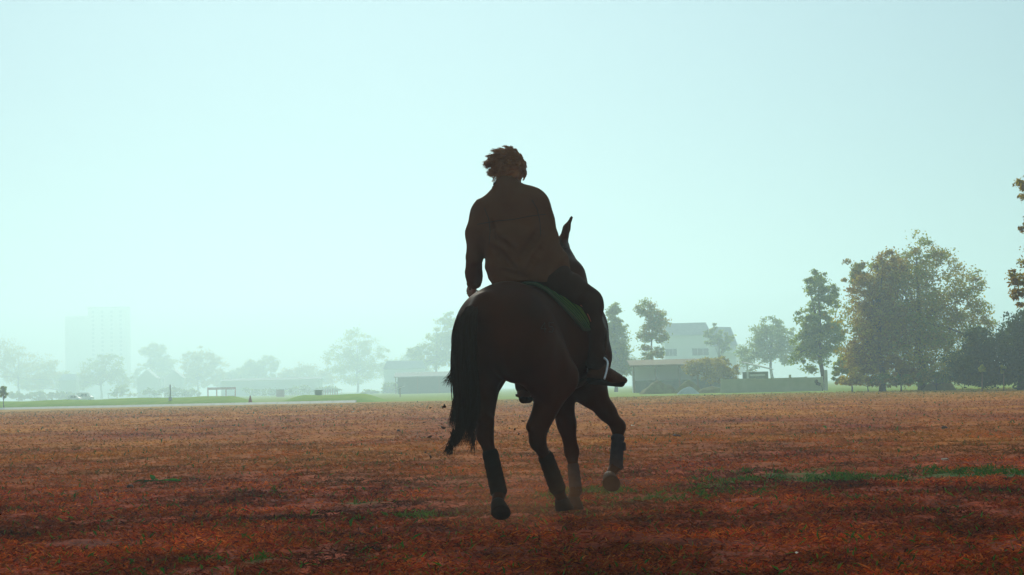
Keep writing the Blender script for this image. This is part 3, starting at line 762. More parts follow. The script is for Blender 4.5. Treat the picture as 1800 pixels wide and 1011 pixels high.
# parked white van with a hatchback
def car(name, label, px, Y, L, H, m_, cab):
    rt = empty(name, (gx(px, Y), Y, 0)); tag(rt, label, 'vehicle')
    o = MB().prism(cab, -.85, .85).build('body', m_, rt); bevel(o, .08, 3)
    for s in (-1, 1):
        wh = MB().tube([(s*L*.31,-.9,.33),(s*L*.31,-.68,.33)], .33, 18).build('wheel', M_DARK, rt, True)
        MB().tube([(s*L*.31,-.93,.33),(s*L*.31,-.905,.33)], .19, 14).build('rim', M_METAL, wh, True)
    n_ = len(cab); xs2 = [p[0] for p in cab]; zt = max(p[1] for p in cab)
    MB().box(-L*.18, L*.0, -.87, -.853, zt*.6, zt*.88).build('side_window', M_GLASS, rt)
    MB().box(L*.02, L*.17, -.87, -.853, zt*.6, zt*.88).build('side_window', M_GLASS, rt)
    return rt
car('white_van', 'white van parked at the left beyond the bank', 146, 380, 3.6, 2.0, M_WPAINT, [(-1.7,.35),(1.7,.35),(1.75,1.0),(1.15,1.25),(.75,1.95),(-1.6,1.95),(-1.75,1.2)])
car('white_car', 'small white car parked left of the white van', 127, 372, 3.0, 1.5, M_WPAINT, [(-1.4,.3),(1.4,.3),(1.45,.8),(.9,1.0),(.45,1.5),(-.8,1.5),(-1.4,1.0)])
rt = empty('plank', (gx(699, 225), 225, 0)); tag(rt, 'pale plank leaning in front of the open shed', 'plank')
MB().add([(-.65,-.1,.9),(.65,-.1,1.35),(.65,.05,1.35),(-.65,.05,.9),(-.65,-.1,1.0),(.65,-.1,1.45),(.65,.05,1.45),(-.65,.05,1.0)],
         [(0,3,2,1),(4,5,6,7),(0,1,5,4),(1,2,6,5),(2,3,7,6),(3,0,4,7)]).build('board', M_WPAINT, rt)
MB().box(-.05,.05,.06,.14,0,1.2).build('prop', M_WOOD, rt)

# ------------------------------------------------------------------ the horse
horse = empty('horse', (float(at(905, 905, 12.2)[0]), 12.4, 0))
tag(horse, 'dark bay horse cantering away in the middle of the field', 'horse')
TH = R(30); FD = np.array([math.sin(TH), math.cos(TH), 0]); LD = np.array([-math.cos(TH), math.sin(TH), 0]); UP = np.array([0, 0, 1.0])
HO = np.array([-.025, 12.0, 0])
def hb(f, l_, z): return HO + f*FD + (l_ + (z-1.0)*.05 + .26*max(0, f-.5)**2)*LD + z*UP      # the spine bends to the left
AX = np.stack([FD, LD, UP])

def add_child(name, me_or_obj, parent):
    me_or_obj.parent = parent; me_or_obj.matrix_parent_inverse = Matrix.Translation(-Vector(parent.location)); return me_or_obj
def world_part(o, parent):
    """parent o (built in world coordinates) and keep it where it is"""
    o.parent = parent; o.matrix_parent_inverse = Matrix.Translation(-Vector(parent.location)); return o

# joints
LH = dict(hip=hb(-.08, .15, 1.22), stifle=hb(.02, .20, .99), hock=at(852, 752, 11.86), fet=at(877, 866, 11.86))
RH = dict(hip=hb(.02, -.15, 1.22), stifle=hb(.30, -.19, .98), hock=at(945, 764, 12.06), fet=at(981, 861, 12.22))
LF = dict(sh=hb(1.22, .13, 1.12), elb=at(985, 686, 12.98), knee=at(1005, 793, 13.06), fet=at(1012, 862, 13.04))
RF = dict(sh=hb(1.22, -.14, 1.12), elb=at(1040, 690, 12.92), knee=at(1087, 750, 13.02), fet=at(1083, 818, 12.94))
POLL = np.array([.355, 13.60, 1.965]); MUZ = np.array([.455, 14.02, 1.50])

H = Field((-.75, 11.35, -.05), (1.05, 14.35, 2.32), .0125)
H.ell(hb(.03, 0, 1.31), (.40, .285, .315), AX, .05)                       # croup
H.ell(hb(-.12, .12, 1.23), (.27, .165, .29), AX, .08)                     # buttocks
H.ell(hb(-.10, -.12, 1.23), (.27, .165, .29), AX, .08)
H.ell(hb(.60, 0, 1.25), (.62, .275, .33), AX, .12)                        # barrel
H.ell(hb(1.10, 0, 1.24), (.34, .215, .35), AX, .12)                       # chest
H.cone(hb(.35, 0, 1.50), hb(1.02, 0, 1.56), .09, .075, .12)               # back and withers
H.cone(hb(-.28, 0, 1.47), hb(-.36, .02, 1.42), .07, .05, .06)             # dock
# neck and head
H.cone(hb(1.14, 0, 1.36), np.array([.415, 13.28, 1.70]), .20, .115, .12)
H.cone(np.array([.415, 13.28, 1.74]), POLL, .105, .075, .08)
H.cone(np.array([.425, 13.30, 1.62]), POLL + (0, .06, -.12), .11, .075, .08)
H.cone(POLL + (0, .03, -.02), POLL*.55 + MUZ*.45 + (0, -.03, -.02), .075, .082, .06)
H.cone(POLL*.62 + MUZ*.38 + (0, -.09, -.05), POLL*.5 + MUZ*.5 + (0, -.02, -.03), .075, .06, .06)   # jowl
H.cone(POLL*.55 + MUZ*.45, MUZ, .078, .05, .06)
H.ell(MUZ + (0, 0, .01), (.055, .075, .06), None, .04)
for s in (-1, 1):
    H.ell(POLL*.72 + MUZ*.28 + (s*.062, .02, .03), (.025, .04, .028), None, .03)                    # brow over the eye
    H.cone(MUZ + (s*.035, .055, .03), MUZ + (s*.04, .07, .02), .014, .012, .01, cut=True)           # nostril
# ears: flattened cones
eb = np.array([.402, 13.62, 2.035]); et = at(1006, 379, 13.62)
H.chain([eb, eb*.55 + et*.45 + (-.008, 0, 0), et*.9+eb*.1, et], [.034, .027, .010, .003], .02)
eb2 = np.array([.315, 13.62, 2.03]); et2 = np.array([.27, 13.62, 2.19])
H.chain([eb2, eb2*.55 + et2*.45, et2*.9+eb2*.1, et2], [.034, .027, .010, .003], .02)
# hind legs: thigh, gaskin, hock with its point backward, cannon, fetlock, pastern
def hind(J, back, w=1.0):
    H.cone(J['hip'], J['stifle'], .20, .145*w, .08)
    H.cone(J['hip'] + (0, -.10, -.08), J['stifle']*.5 + J['hock']*.5 + (0, -.03, .06), .16*w, .085*w, .07)
    H.cone(J['stifle'], J['hock'], .12*w, .052, .05)
    H.cone(J['stifle']*.45 + J['hock']*.55 + back*.05, J['hock'] + back*.075 + (0, 0, .05), .05, .026, .04)   # tendon to the point of hock
    H.chain([J['hock'] + (0, 0, .03), J['hock'] - (0, 0, .05), J['hock']*.55 + J['fet']*.45, J['fet']], [.060, .052, .037, .044], .03)
hind(LH, np.array([-.3, -.95, 0]), .82); hind(RH, np.array([-.75, -.65, 0]))
def fore(J):
    H.cone(J['sh'], J['elb'], .12, .10, .08)
    H.chain([J['elb'], J['elb']*.45 + J['knee']*.55, J['knee']], [.105, .062, .047], .05)
    H.ell(J['knee'], (.047, .05, .055), None, .03)
    H.chain([J['knee'], J['knee']*.5 + J['fet']*.5, J['fet']], [.044, .033, .042], .03)
fore(LF); fore(RF)
# pasterns down to the coronets
CO = {'LH': at(875, 880, 11.80), 'RH': at(987, 876, 12.27), 'LF': at(1008, 874, 13.02), 'RF': at(1072, 836, 12.88)}
for kk, J in (('LH', LH), ('RH', RH), ('LF', LF), ('RF', RF)):
    H.chain([J['fet'], J['fet']*.4 + CO[kk]*.6, CO[kk]], [.043, .033, .041], .025)
# muscle relief
def relief(Pp):
    return .004*wnoise(Pp, 9.0)
H.ripple(relief)
body_me, BV, BQ = H.mesh('body')
world_part(link('body', body_me, M_COAT), horse)
bvh = BVHTree.FromPolygons([tuple(v) for v in BV], [tuple(q) for q in BQ])

def hoof(c, down, name='hoof'):
    """hoof below coronet c, sole facing along down; toe along the part of down x side"""
    down = np.array(down, float); down /= np.linalg.norm(down)
    toe = FD*.9 + UP*.02; toe = toe - down*toe.dot(down); toe /= np.linalg.norm(toe)
    sd_ = np.cross(toe, down)
    vs_ = []; fs_ = []; n_ = 18
    for ring, (hgt, rr, sh) in enumerate(((0, .044, 0), (.018, .050, .004), (.075, .063, .022), (.083, .062, .024), (.084, .050, .022), (.074, .030, .012))):
        for i in range(n_):
            a = 2*math.pi*i/n_; q = math.cos(a); fl = 1.0 if q > -.5 else .88
            vs_.append(c + down*hgt + toe*(q*rr*1.08*fl + sh) + sd_*math.sin(a)*rr)
    for k_ in range(5):
        for i in range(n_): fs_.append((k_*n_+i, k_*n_+(i+1) % n_, (k_+1)*n_+(i+1) % n_, (k_+1)*n_+i))
    fs_.append(tuple(range(n_-1, -1, -1))); fs_.append(tuple(5*n_+i for i in range(n_)))
    mb = MB(); mb.add(vs_, fs_); return world_part(mb.build(name, M_HOOF, smooth=True), horse)
hoof(CO['LH'] + (0, -.01, -.01), (.02, -.80, -.62)); hoof(CO['RH'], (.12, .05, -1)); hoof(CO['LF'], (-.05, -.15, -1)); hoof(CO['RF'] + (-.005, -.02, -.005), (-.12, -.95, -.42))

def wrap(a, b, r0, r1, m_, turns=5, cuff=.0):
    """bandage: overlapping turns round the cannon"""
    a = np.array(a); b = np.array(b); pts = []; rad = []; N_ = turns*6
    for i in range(N_+1):
        t = i/N_; rr = (r0*(1-t) + r1*t)*(1 - .12*max(0, 1-i/2) - .15*max(0, 1-(N_-i)/2)) + .0035*((i % 6)/6.0) + (cuff if i in (2, 3, 4) else 0)
        pts.append(a*(1-t) + b*t); rad.append(rr)
    return world_part(MB().tube(pts, rad, 16).build('leg_wrap', m_, smooth=True), horse)
def lerp(a, b, t): return a*(1-t) + b*t
wrap(lerp(LF['knee'], LF['fet'], .30), lerp(LF['knee'], LF['fet'], 1.06), .040, .046, M_WRAP)
wrap(lerp(RF['knee'], RF['fet'], .20), lerp(RF['knee'], RF['fet'], 1.10), .043, .049, M_WRAP, cuff=.004)
wrap(lerp(LH['hock'], LH['fet'], .34), lerp(LH['hock'], LH['fet'], 1.04), .051, .055, M_BOOTW)
wrap(lerp(RH['hock'], RH['fet'], .34), lerp(RH['hock'], RH['fet'], 1.02), .051, .056, M_BOOTW)
# cuff tabs on the front wraps
for J, s in ((RF, .045), (RF, .045)): pass
q = lerp(RF['knee'], RF['fet'], .52) + (.047, 0, 0)
world_part(bevel(MB().box(q[0]-.012, q[0]+.014, q[1]-.03, q[1]+.03, q[2]-.03, q[2]+.03).build('wrap_fastener', M_WRAP), .008), horse)
q = LF['elb']*.45 + LF['knee']*.55

# tail: strands falling from the dock and streaming to the left
def tail():
    N_ = 1900; S_ = 15; r = np.random.default_rng(5)
    root = hb(-.33, .02, 1.44)
    key = [root, at(817, 546, 11.58), at(812, 620, 11.52), at(820, 690, 11.50), at(820, 745, 11.52), at(806, 785, 11.54)]
    key = np.array(key); t_ = np.linspace(0, 1, len(key)); tt = np.linspace(0, 1, S_)
    guide = np.stack([np.interp(tt, t_, key[:, i]) for i in range(3)], 1)
    for _ in range(2): guide[1:-1] = (guide[:-2] + 2*guide[1:-1] + guide[2:]) / 4
    nc = 46
    cdir = r.normal(size=(nc, 3)) * np.array([1, .7, .15]); cdir /= np.linalg.norm(cdir, axis=1)[:, None]; crad = r.uniform(0, 1, nc)**.5
    clen = r.uniform(.72, 1.03, nc)
    ci = r.integers(0, nc, N_)
    spread = np.interp(tt, [0, .12, .35, .75, 1], [.012, .030, .060, .075, .04])
    G = np.zeros((N_, S_, 3))
    ln = clen[ci] * r.uniform(.82, 1.03, N_)
    for s in range(S_):
        u = np.minimum(tt[s]*ln, 1)
        base = np.stack([np.interp(u, tt, guide[:, i]) for i in range(3)], 1)
        G[:, s] = base + (cdir[ci]*crad[ci][:, None]*spread[s] + r.normal(size=(N_, 3))*np.array([1, 1, .2])*0)
    jit = r.normal(size=(N_, 1, 3))*.010*np.linspace(.4, 1.3, S_)[None, :, None]
    wave = .006*np.sin(np.linspace(0, 9, S_)[None, :, None] + r.uniform(0, 6, (N_, 1, 1)))*np.array([1, 1, 0])
    return G + jit + wave
G = tail()
# loose wisps blowing out to the left and trailing from the tip
r_ = np.random.default_rng(9); W_ = []
for (a, b, c_, n_) in ((at(806, 625, 11.52), at(800, 655, 11.5), at(786, 674, 11.5), 60), (at(808, 690, 11.5), at(797, 715, 11.5), at(794, 748, 11.5), 60),
                       (at(825, 750, 11.55), at(835, 772, 11.55), at(828, 795, 11.55), 26), (at(800, 760, 11.54), at(795, 778, 11.54), at(787, 797, 11.54), 120)):
    for i in range(n_):
        tt = np.linspace(0, 1, 15)[:, None]; j = r_.normal(size=(3, 3))*.013
        W_.append((1-tt)**2*(a+j[0]) + 2*tt*(1-tt)*(b+j[1]) + tt**2*(c_+j[2]*1.3))
G = np.concatenate([G, np.array(W_)])
world_part(strands('tail', G, np.full(len(G), .0032), M_TAIL, None), horse)
# mane along the crest, falling to the left
r_ = np.random.default_rng(10); crest = np.array([hb(1.02, 0, 1.63), np.array([.43, 13.2, 1.86]), POLL + (0, -.03, .07)]); W_ = []
for i in range(500):
    u = r_.uniform(0, 1); p = crest[0]*(1-u)**2 + 2*u*(1-u)*crest[1] + crest[2]*u*u
    tt = np.linspace(0, 1, 8)[:, None]; L_ = r_.uniform(.14, .24)
    W_.append(p + np.array([-.11, -.02, .06])*np.sin(tt*1.6)*L_/.18 + np.array([-.02, -.03, -1])*tt*tt*L_ + r_.normal(size=3)*.008)
world_part(strands('mane', np.array(W_), np.full(500, .003), M_TAIL, None), horse)
for s in (-1, 1):
    e_ = POLL*.72 + MUZ*.28 + np.array([s*.073, .035, .012])
    f_ = Field(e_-.03, e_+.03, .004); f_.ell(e_, (.014, .018, .016), None, .01)
    world_part(link('eye', f_.mesh('eye')[0], M_EYE), horse)

def surf(f, ang, off, axis_z=1.25):
    """point on the coat at distance f along the body, angle from straight up (right side negative)"""
    c = hb(f, 0, axis_z); d = LD*math.sin(ang) + UP*math.cos(ang)
    o = c + d*1.2; hit = bvh.ray_cast(Vector(o), Vector(-d), 1.3)
    p = np.array(hit[0]) if hit[0] is not None else c + d*.3
    return p + d*off

def on_coat(px, py, off):
    d = at(px, py, 12) - CAM; d /= np.linalg.norm(d); hit = bvh.ray_cast(Vector(CAM), Vector(d), 30)
    return np.array(hit[0]) + np.array(hit[1])*off if hit[0] is not None else at(px, py, 12.3)

def sheet(name, fn, fs_, an, off, thick, m_, parent, smooth=True):
    """closed sheet of given thickness lying on the coat; fn(u,v)->(f,angle)"""
    nu, nv = len(fs_), len(an); vs_ = []
    for lay in (off+thick, off):
        for u in fs_:
            for v in an: vs_.append(surf(*fn(u, v), lay))
    fc = []; nn = nu*nv
    for i in range(nu-1):
        for j in range(nv-1):
            a = i*nv+j; fc.append((a, a+nv, a+nv+1, a+1)); fc.append((nn+a, nn+a+1, nn+a+nv+1, nn+a+nv))
    for i in range(nu-1):
        for j in (0, nv-1):
            a = i*nv+j; fc.append((a, nn+a, nn+a+nv, a+nv))
    for j in range(nv-1):
        for i in (0, nu-1):
            a = i*nv+j; fc.append((a, a+1, nn+a+1, nn+a))
    return MB().add(vs_, fc).build(name, m_, parent, smooth)

# branded figures on the right haunch, laid on the coat
BR = {'4': [((.75, 0), (.75, 1)), ((.75, 1), (0, .35)), ((0, .35), (1, .35))], '5': [((.9, 1), (.1, 1)), ((.1, 1), (.1, .55)), ((.1, .55), (.7, .58)), ((.7, .58), (.9, .3)), ((.9, .3), (.65, 0)), ((.65, 0), (.05, .05))]}
bm_ = MB(); OK_ = True
for ch, cx_ in (('4', 955), ('5', 969)):
    for (a, b) in BR[ch]:
        pts = []
        for t in np.linspace(0, 1, 6):
            px = cx_ - 5 + 10*(a[0]*(1-t)+b[0]*t); py = 584 - 17*(a[1]*(1-t)+b[1]*t)
            d = at(px, py, 12) - CAM; d /= np.linalg.norm(d); hit = bvh.ray_cast(Vector(CAM), Vector(d), 30)
            if hit[0] is not None: pts.append(np.array(hit[0]))
        if len(pts) == 6: bm_.tube(pts, .0030, 5)
if bm_.v: world_part(bm_.build('brand_mark', mat('brand scar', (.034, .017, .010), .7), smooth=True), horse)

# ------------------------------------------------------------------ tack
pad = empty('saddle_pad', tuple(hb(.6, 0, 1.55))); tag(pad, 'green quilted saddle pad on the back of the horse', 'saddle pad')
def pfn(u, v):
    # rear corners rounded: the sheet's back edge swings forward towards its lower corner
    f = .29 + .62*u + (1-u)*.25*abs(v)**1.8
    return f, v*R(80)
us = np.linspace(0, 1, 22); va = np.linspace(-1, 1, 45)
o = sheet('cloth', pfn, us, va, .008, .014, M_PADG, None); world_part(o, pad)
mb = MB()                                                                   # bound edge
mb.tube([surf(*pfn(0, v), .016) for v in va] + [surf(*pfn(u, 1), .016) for u in us[1:]] + [surf(*pfn(1, v), .016) for v in va[::-1][1:]] + [surf(*pfn(u, -1), .016) for u in us[::-1][1:-1]], .011, 8, True)
world_part(mb.build('binding', M_PADB, smooth=True), pad)
for u in (.055, .115, .18, .26):
    world_part(MB().tube([surf(*pfn(u, v), .0235) for v in va], .0035, 6).build('quilting_seam', M_PADL, smooth=True), pad)

sad = empty('saddle', tuple(hb(.62, 0, 1.6))); tag(sad, 'brown leather saddle under the rider', 'saddle')
S_ = Field(hb(.6, 0, 1.6)-np.array([.55, .55, .25]), hb(.6, 0, 1.6)+np.array([.55, .55, .3]), .012)
for i, t in enumerate(np.linspace(0, 1, 9)):
    f = .46 + .38*t; zt = 1.60 + .03*abs(1-2*t)**2.4 - .01*t
    S_.ell(hb(f, 0, zt-.02), (.06, .15-.09*t**1.5, .045), AX, .05)
world_part(link('seat', S_.mesh('seat')[0], M_LEATHER), sad)
for s in (-1, 1):
    o = sheet('flap', lambda u, v: (.60 + .34*u + .10*(v-.3), s*R(22 + 58*v)), np.linspace(0, 1, 10), np.linspace(0, 1, 12), .024, .010, M_LEATHER, None)
    world_part(o, sad)
world_part(MB().tube([surf(.86, a, .03) for a in np.linspace(R(78), R(282), 40)], .022, 8).build('girth', M_LEATHER, smooth=True), sad)
world_part(MB().tube([on_coat(1014 + 17*t, 541 + 27*t - 5*math.sin(3.1*t), .034) for t in np.linspace(0, 1, 10)], .0045, 6).build('piping', M_ORANGE, smooth=True), sad)
for s, leg in ((-1, 'right'), (1, 'left')):
    # stirrup leather and iron
    if s < 0: top_ = at(1069, 635, 12.43); bot = at(1062, 667, 12.40); inner = at(1036, 668, 12.52)
    else: top_ = at(917, 678, 12.84); bot = at(909, 694, 12.86); inner = at(938, 702, 12.80)
    topc = (bot + inner)/2; topc = np.array([topc[0], topc[1], max(top_[2], bot[2]+.135)])
    if s < 0: topc = at(1054, 628, 12.50)
    ring = [bot, bot*.55 + top_*.45 + (-.004*s, 0, 0), top_ if s < 0 else bot + (.008, 0, .075), topc + (0, 0, .02), inner + (-.012*(-s), 0, .09), inner]
    ring = np.array(ring); tt = np.linspace(0, len(ring)-1, 26)
    sm = np.stack([np.interp(tt, np.arange(len(ring)), ring[:, i]) for i in range(3)], 1)
    for _ in range(2): sm[1:-1] = (sm[:-2] + sm[1:-1]*2 + sm[2:])/4
    iron = world_part(MB().tube(sm, .0072, 8).build('stirrup_iron', M_STEEL, smooth=True), sad)
    tr = MB(); d_ = inner - bot; ex = d_/np.linalg.norm(d_); ey = np.cross(UP, ex); ey /= np.linalg.norm(ey)
    tr.add([bot + ey*a + UP*c for c in (-.012, .006) for a in (-.028, .028)] + [inner + ey*a + UP*c for c in (-.012, .006) for a in (-.028, .028)],
           [(0,1,3,2),(4,6,7,5),(0,4,5,1),(2,3,7,6),(0,2,6,4),(1,5,7,3)])
    world_part(bevel(tr.build('stirrup_tread', M_SOLE), .003), sad)
    world_part(MB().tube([topc, topc*.5 + surf(.70, s*R(55), .045)*.5, surf(.68, s*R(28), .045)], .012, 6).build('stirrup_leather', M_LEATHER, smooth=True), sad)

# bridle
bri = empty('bridle', tuple(POLL)); tag(bri, 'brown leather bridle on the head of the horse', 'bridle')
HD = MUZ - POLL; HL = np.linalg.norm(HD); HD = HD/HL
def head_ring(t, tilt, off, n_=28):
    c = POLL + HD*HL*t; nrm = HD*math.cos(tilt) + np.array([0, .7, .7])*math.sin(tilt); nrm /= np.linalg.norm(nrm)
    u = np.array([1.0, 0, 0]); u -= nrm*u.dot(nrm); u /= np.linalg.norm(u); w_ = np.cross(nrm, u); out = []
    for i in range(n_):
        a = 2*math.pi*i/n_; d = u*math.cos(a) + w_*math.sin(a)
        hit = bvh.ray_cast(Vector(c), Vector(d), .3)
        out.append(np.array(hit[0]) + d*off if hit[0] is not None else c + d*.1)
    return out
world_part(MB().tube(head_ring(.60, 0, .004), .009, 6, True).build('noseband', M_LEATHER, smooth=True), bri)
world_part(MB().tube(head_ring(.16, -.5, .004), .008, 6, True).build('throat_strap', M_LEATHER, smooth=True), bri)
bits = {}
for s in (-1, 1):
    pts = []
    for t in np.linspace(.12, .80, 12):
        c = POLL + HD*HL*t; hit = bvh.ray_cast(Vector(c + np.array([s*.3, 0, 0])), Vector((-s, 0, 0)), .4)
        pts.append((np.array(hit[0]) if hit[0] is not None else c + (s*.08, 0, 0)) + (s*.004, 0, 0))
    world_part(MB().tube(pts, .007, 6).build('cheek_strap', M_LEATHER, smooth=True), bri)
    bc = pts[-1] + (s*.006, 0, -.01); bits[s] = bc
    world_part(MB().tube([bc + np.array([0, .03*math.cos(a), .03*math.sin(a)]) for a in np.linspace(0, 2*math.pi, 18, endpoint=False)], .004, 6, True).build('bit_ring', M_STEEL, smooth=True), bri)

# ------------------------------------------------------------------ the rider
rider = empty('person', (.2, 12.42, 1.62)); tag(rider, 'person in loose brown shirt and trousers riding the horse, leaning left', 'person')
PEL = np.array([.205, 12.42, 1.67])
SH_L, EL_L, WR_L = at(847, 374, 12.52), at(836, 450, 12.50), at(835, 500, 12.70)
SH_R, EL_R, WR_R = at(945, 358, 12.50), at(962, 420, 12.50), np.array([.355, 12.86, 1.76])
HIP_L, KN_L, AN_L = PEL + (-.08, .05, -.02), hb(.80, .33, 1.22), at(921, 684, 12.82)
HIP_R, KN_R, AN_R = PEL + (.08, -.03, -.02), at(1038, 531, 12.48), at(1046, 648, 12.50)
CH = at(897, 392, 12.50); AB = at(918, 452, 12.47); NK = at(891, 330, 12.53); HDc = at(896, 303, 12.60)
B = Field((-.62, 12.0, .72), (1.02, 13.2, 2.66), .0085)
B.ell(PEL, (.155, .12, .11), None, .05).ell(AB, (.14, .10, .17), None, .08).ell(CH, (.165, .105, .19), None, .08)
B.cone(CH + (0, .01, .14), NK + (0, .01, 0), .075, .056, .06).cone(NK, HDc + (0, -.02, -.06), .056, .058, .04)
# head turned down and forward
fd = np.array([-.10, .93, -.36]); fd /= np.linalg.norm(fd); hu = np.array([-.04, .36, .93]); hu -= fd*hu.dot(fd); hu /= np.linalg.norm(hu); hs = np.cross(fd, hu)
HAX = np.stack([hs, fd, hu])
def hp(a, b, c): return HDc + hs*a + fd*b + hu*c
B.ell(hp(0, -.01, .025), (.078, .098, .095), HAX, .03).ell(hp(0, .035, -.055), (.058, .062, .07), HAX, .04)
B.cone(hp(0, .098, .005), hp(0, .122, -.035), .010, .016, .012)
for s in (-1, 1):
    B.ell(hp(s*.032, .088, .012), (.018, .012, .012), HAX, .008, cut=True)
    B.ell(hp(s*.080, -.005, -.015), (.012, .02, .032), HAX, .012)
    B.cone(hp(s*.012, .088, .030), hp(s*.050, .078, .030), .009, .007, .015)
B.cone(hp(-.022, .095, -.068), hp(.022, .095, -.068), .009, .009, .008).cone(hp(-.02, .105, -.0655), hp(.02, .105, -.0655), .003, .003, .003, cut=True)
for a, b, c_ in ((SH_L, EL_L, WR_L), (SH_R, EL_R, WR_R)):
    B.cone(CH + (0, 0, .12), a, .085, .062, .06).chain([a, a*.5+b*.5, b, b*.6+c_*.4, c_], [.058, .05, .042, .041, .028], .03)
for a, b, c_ in ((HIP_L, KN_L, AN_L), (HIP_R, KN_R, AN_R)):
    B.chain([a, a*.5+b*.5, b, b*.62+c_*.38, c_], [.092, .078, .056, .055, .036], .04)
def hand(wr, fwd, palm_side, grip):
    """closed hand: palm, four fingers curling round the rein, thumb from the side of the palm"""
    fwd = np.array(fwd, float); fwd /= np.linalg.norm(fwd); up_ = np.array(grip, float); up_ -= fwd*up_.dot(fwd); up_ /= np.linalg.norm(up_)
    pn = np.cross(fwd, up_)*palm_side                                   # towards the palm
    pc = wr + fwd*.055
    B.ell(pc, (.040, .042, .020), np.stack([up_, fwd, pn]), .015)
    for i, (o_, L_) in enumerate(((.030, .9), (.010, 1.0), (-.010, .95), (-.029, .76))):
        k0 = wr + fwd*.092 + up_*o_ - pn*.004; k1 = k0 + fwd*.020*L_ + pn*.028*L_; k2 = k1 - fwd*.022*L_ + pn*.016*L_; k3 = k2 - fwd*.016*L_ - pn*.012*L_
        B.chain([k0, k1, k2, k3], [.0105, .0098, .0092, .0085], .004)
    B.chain([wr + fwd*.03 + up_*.034 + pn*.006, wr + fwd*.065 + up_*.050 + pn*.022, wr + fwd*.090 + up_*.044 + pn*.034], [.014, .0115, .0095], .008)
    return pc + pn*.028
RG_L = hand(WR_L, (-.18, .72, -.55), -1, (0, .5, .8)); RG_R = hand(WR_R, (-.1, .85, -.2), 1, (-.2, .2, .9))
world_part(link('body', B.mesh('body', 1)[0], M_SKIN), rider)

SHT = Field((-.62, 12.0, 1.45), (.75, 13.1, 2.5), .0095)
SHT.ell(CH + (0, .0, .0), (.235, .14, .21), None, .06).ell(at(912, 440, 12.47), (.215, .145, .20), None, .09).ell(at(927, 482, 12.45), (.235, .16, .13), None, .08)
SHT.cone(at(925, 360, 12.5), at(960, 450, 12.46), .12, .11, .08)
SHT.cone(NK + (-.02, 0, -.05), SH_L + (.02, 0, .0), .082, .078, .09).cone(NK + (.02, 0, -.05), SH_R + (-.02, 0, .005), .082, .078, .09)
SHT.cone(CH + (0, 0, .12), NK + (0, 0, .022), .095, .070, .06)
SHT.chain([SH_L, lerp(SH_L, EL_L, .5), EL_L + (-.008, 0, 0)], [.084, .086, .066], .04)
SHT.chain([EL_L + (-.008, 0, 0), lerp(EL_L, WR_L, .5) + (-.012, 0, 0), lerp(EL_L, WR_L, .97) + (-.008, 0, 0)], [.064, .052, .047], .008)
SHT.chain([SH_R, lerp(SH_R, EL_R, .5), EL_R, lerp(EL_R, WR_R, .5), lerp(EL_R, WR_R, .97)], [.080, .078, .066, .058, .050], .04)
SHT.ell(at(935, 470, 12.45), (.235, .178, .19), None, .09)
SHT.cone(at(864, 488, 12.45), at(868, 470, 12.45), .018, .018, .01)                                # loose hem lifting on the left
SHT.cone(NK + (0, .02, .065), NK + (0, .02, .13), .060, .064, .01, cut=True)                    # open collar
SHT.cone(at(900, 440, 12.45), at(918, 492, 12.45), .19, .215, .05)                               # skirt of the jacket hanging clear of the hips
SHT.cone(at(935, 440, 12.45), at(962, 488, 12.45), .15, .17, .05)
for (a, b, r0) in (((862, 428), (905, 468), .016), ((870, 410), (900, 432), .012), ((948, 398), (915, 452), .016), ((958, 425), (925, 474), .015), ((880, 470), (930, 486), .012), 
                   ((860, 380), (874, 420), .010)):
    pa = at(*a, 12.0); pb = at(*b, 12.0)                            # creases pressed into the back
    for t0 in np.linspace(0, 1, 7):
        p_ = pa*(1-t0) + pb*t0
        i_ = np.round((p_ - SHT.lo)/SHT.h).astype(int); colm = SHT.A[i_[0], :, i_[2]] if 0 <= i_[0] < SHT.n[0] and 0 <= i_[2] < SHT.n[2] else None
        if colm is None or not (colm < 0).any(): continue
        yy_ = SHT.lo[1] + SHT.h*int(np.argmax(colm < 0)); q1 = np.array([p_[0], yy_ - .004, p_[2]])
        if t0 > 0 and q0 is not None and abs(q1[1]-q0[1]) < .06: SHT.cone(q0, q1, r0*1.35*(1-.5*abs(2*t0-1)), r0*1.35*(1-.5*abs(2*t0-1)), .022, cut=True)
        q0 = q1
ii = np.indices(SHT.A.shape)
PX = SHT.lo[0] + SHT.h*ii[0]; PZ = SHT.lo[2] + SHT.h*ii[2]
hemz = 1.60 + .10*(PX + .16) + .010*np.sin(PX*23)
SHT.A = np.where(PX > -.215, np.maximum(SHT.A, (hemz - PZ).astype(np.float32)), SHT.A).astype(np.float32)      # clean hem
del ii, PX, PZ
def folds(Pp):
    a_ = Pp[:, 2]*30 + 4.5*np.sin(Pp[:, 0]*8 + 1) + 9*Pp[:, 1] - 14*Pp[:, 0]
    low = np.clip((2.12 - Pp[:, 2])/.35, .25, 1)
    d = .026*(np.abs(np.sin(a_*.4)) - .6)*np.clip((wnoise(Pp, 5)+.25)*1.8, 0, 1)*low
    b_ = Pp[:, 0]*40 + Pp[:, 2]*16 + 5*np.sin(Pp[:, 2]*11)
    return d + .015*(np.abs(np.sin(b_*.4)) - .6)*np.clip(-wnoise(Pp, 7)*2, 0, 1) + .004*wnoise(Pp, 22)
SHT.ripple(folds)
sm_, SV, SQ = SHT.mesh('shirt', 1)
shirt = world_part(link('shirt', sm_, M_SHIRT), rider)
sbv = BVHTree.FromPolygons([tuple(v) for v in SV], [tuple(q) for q in SQ])
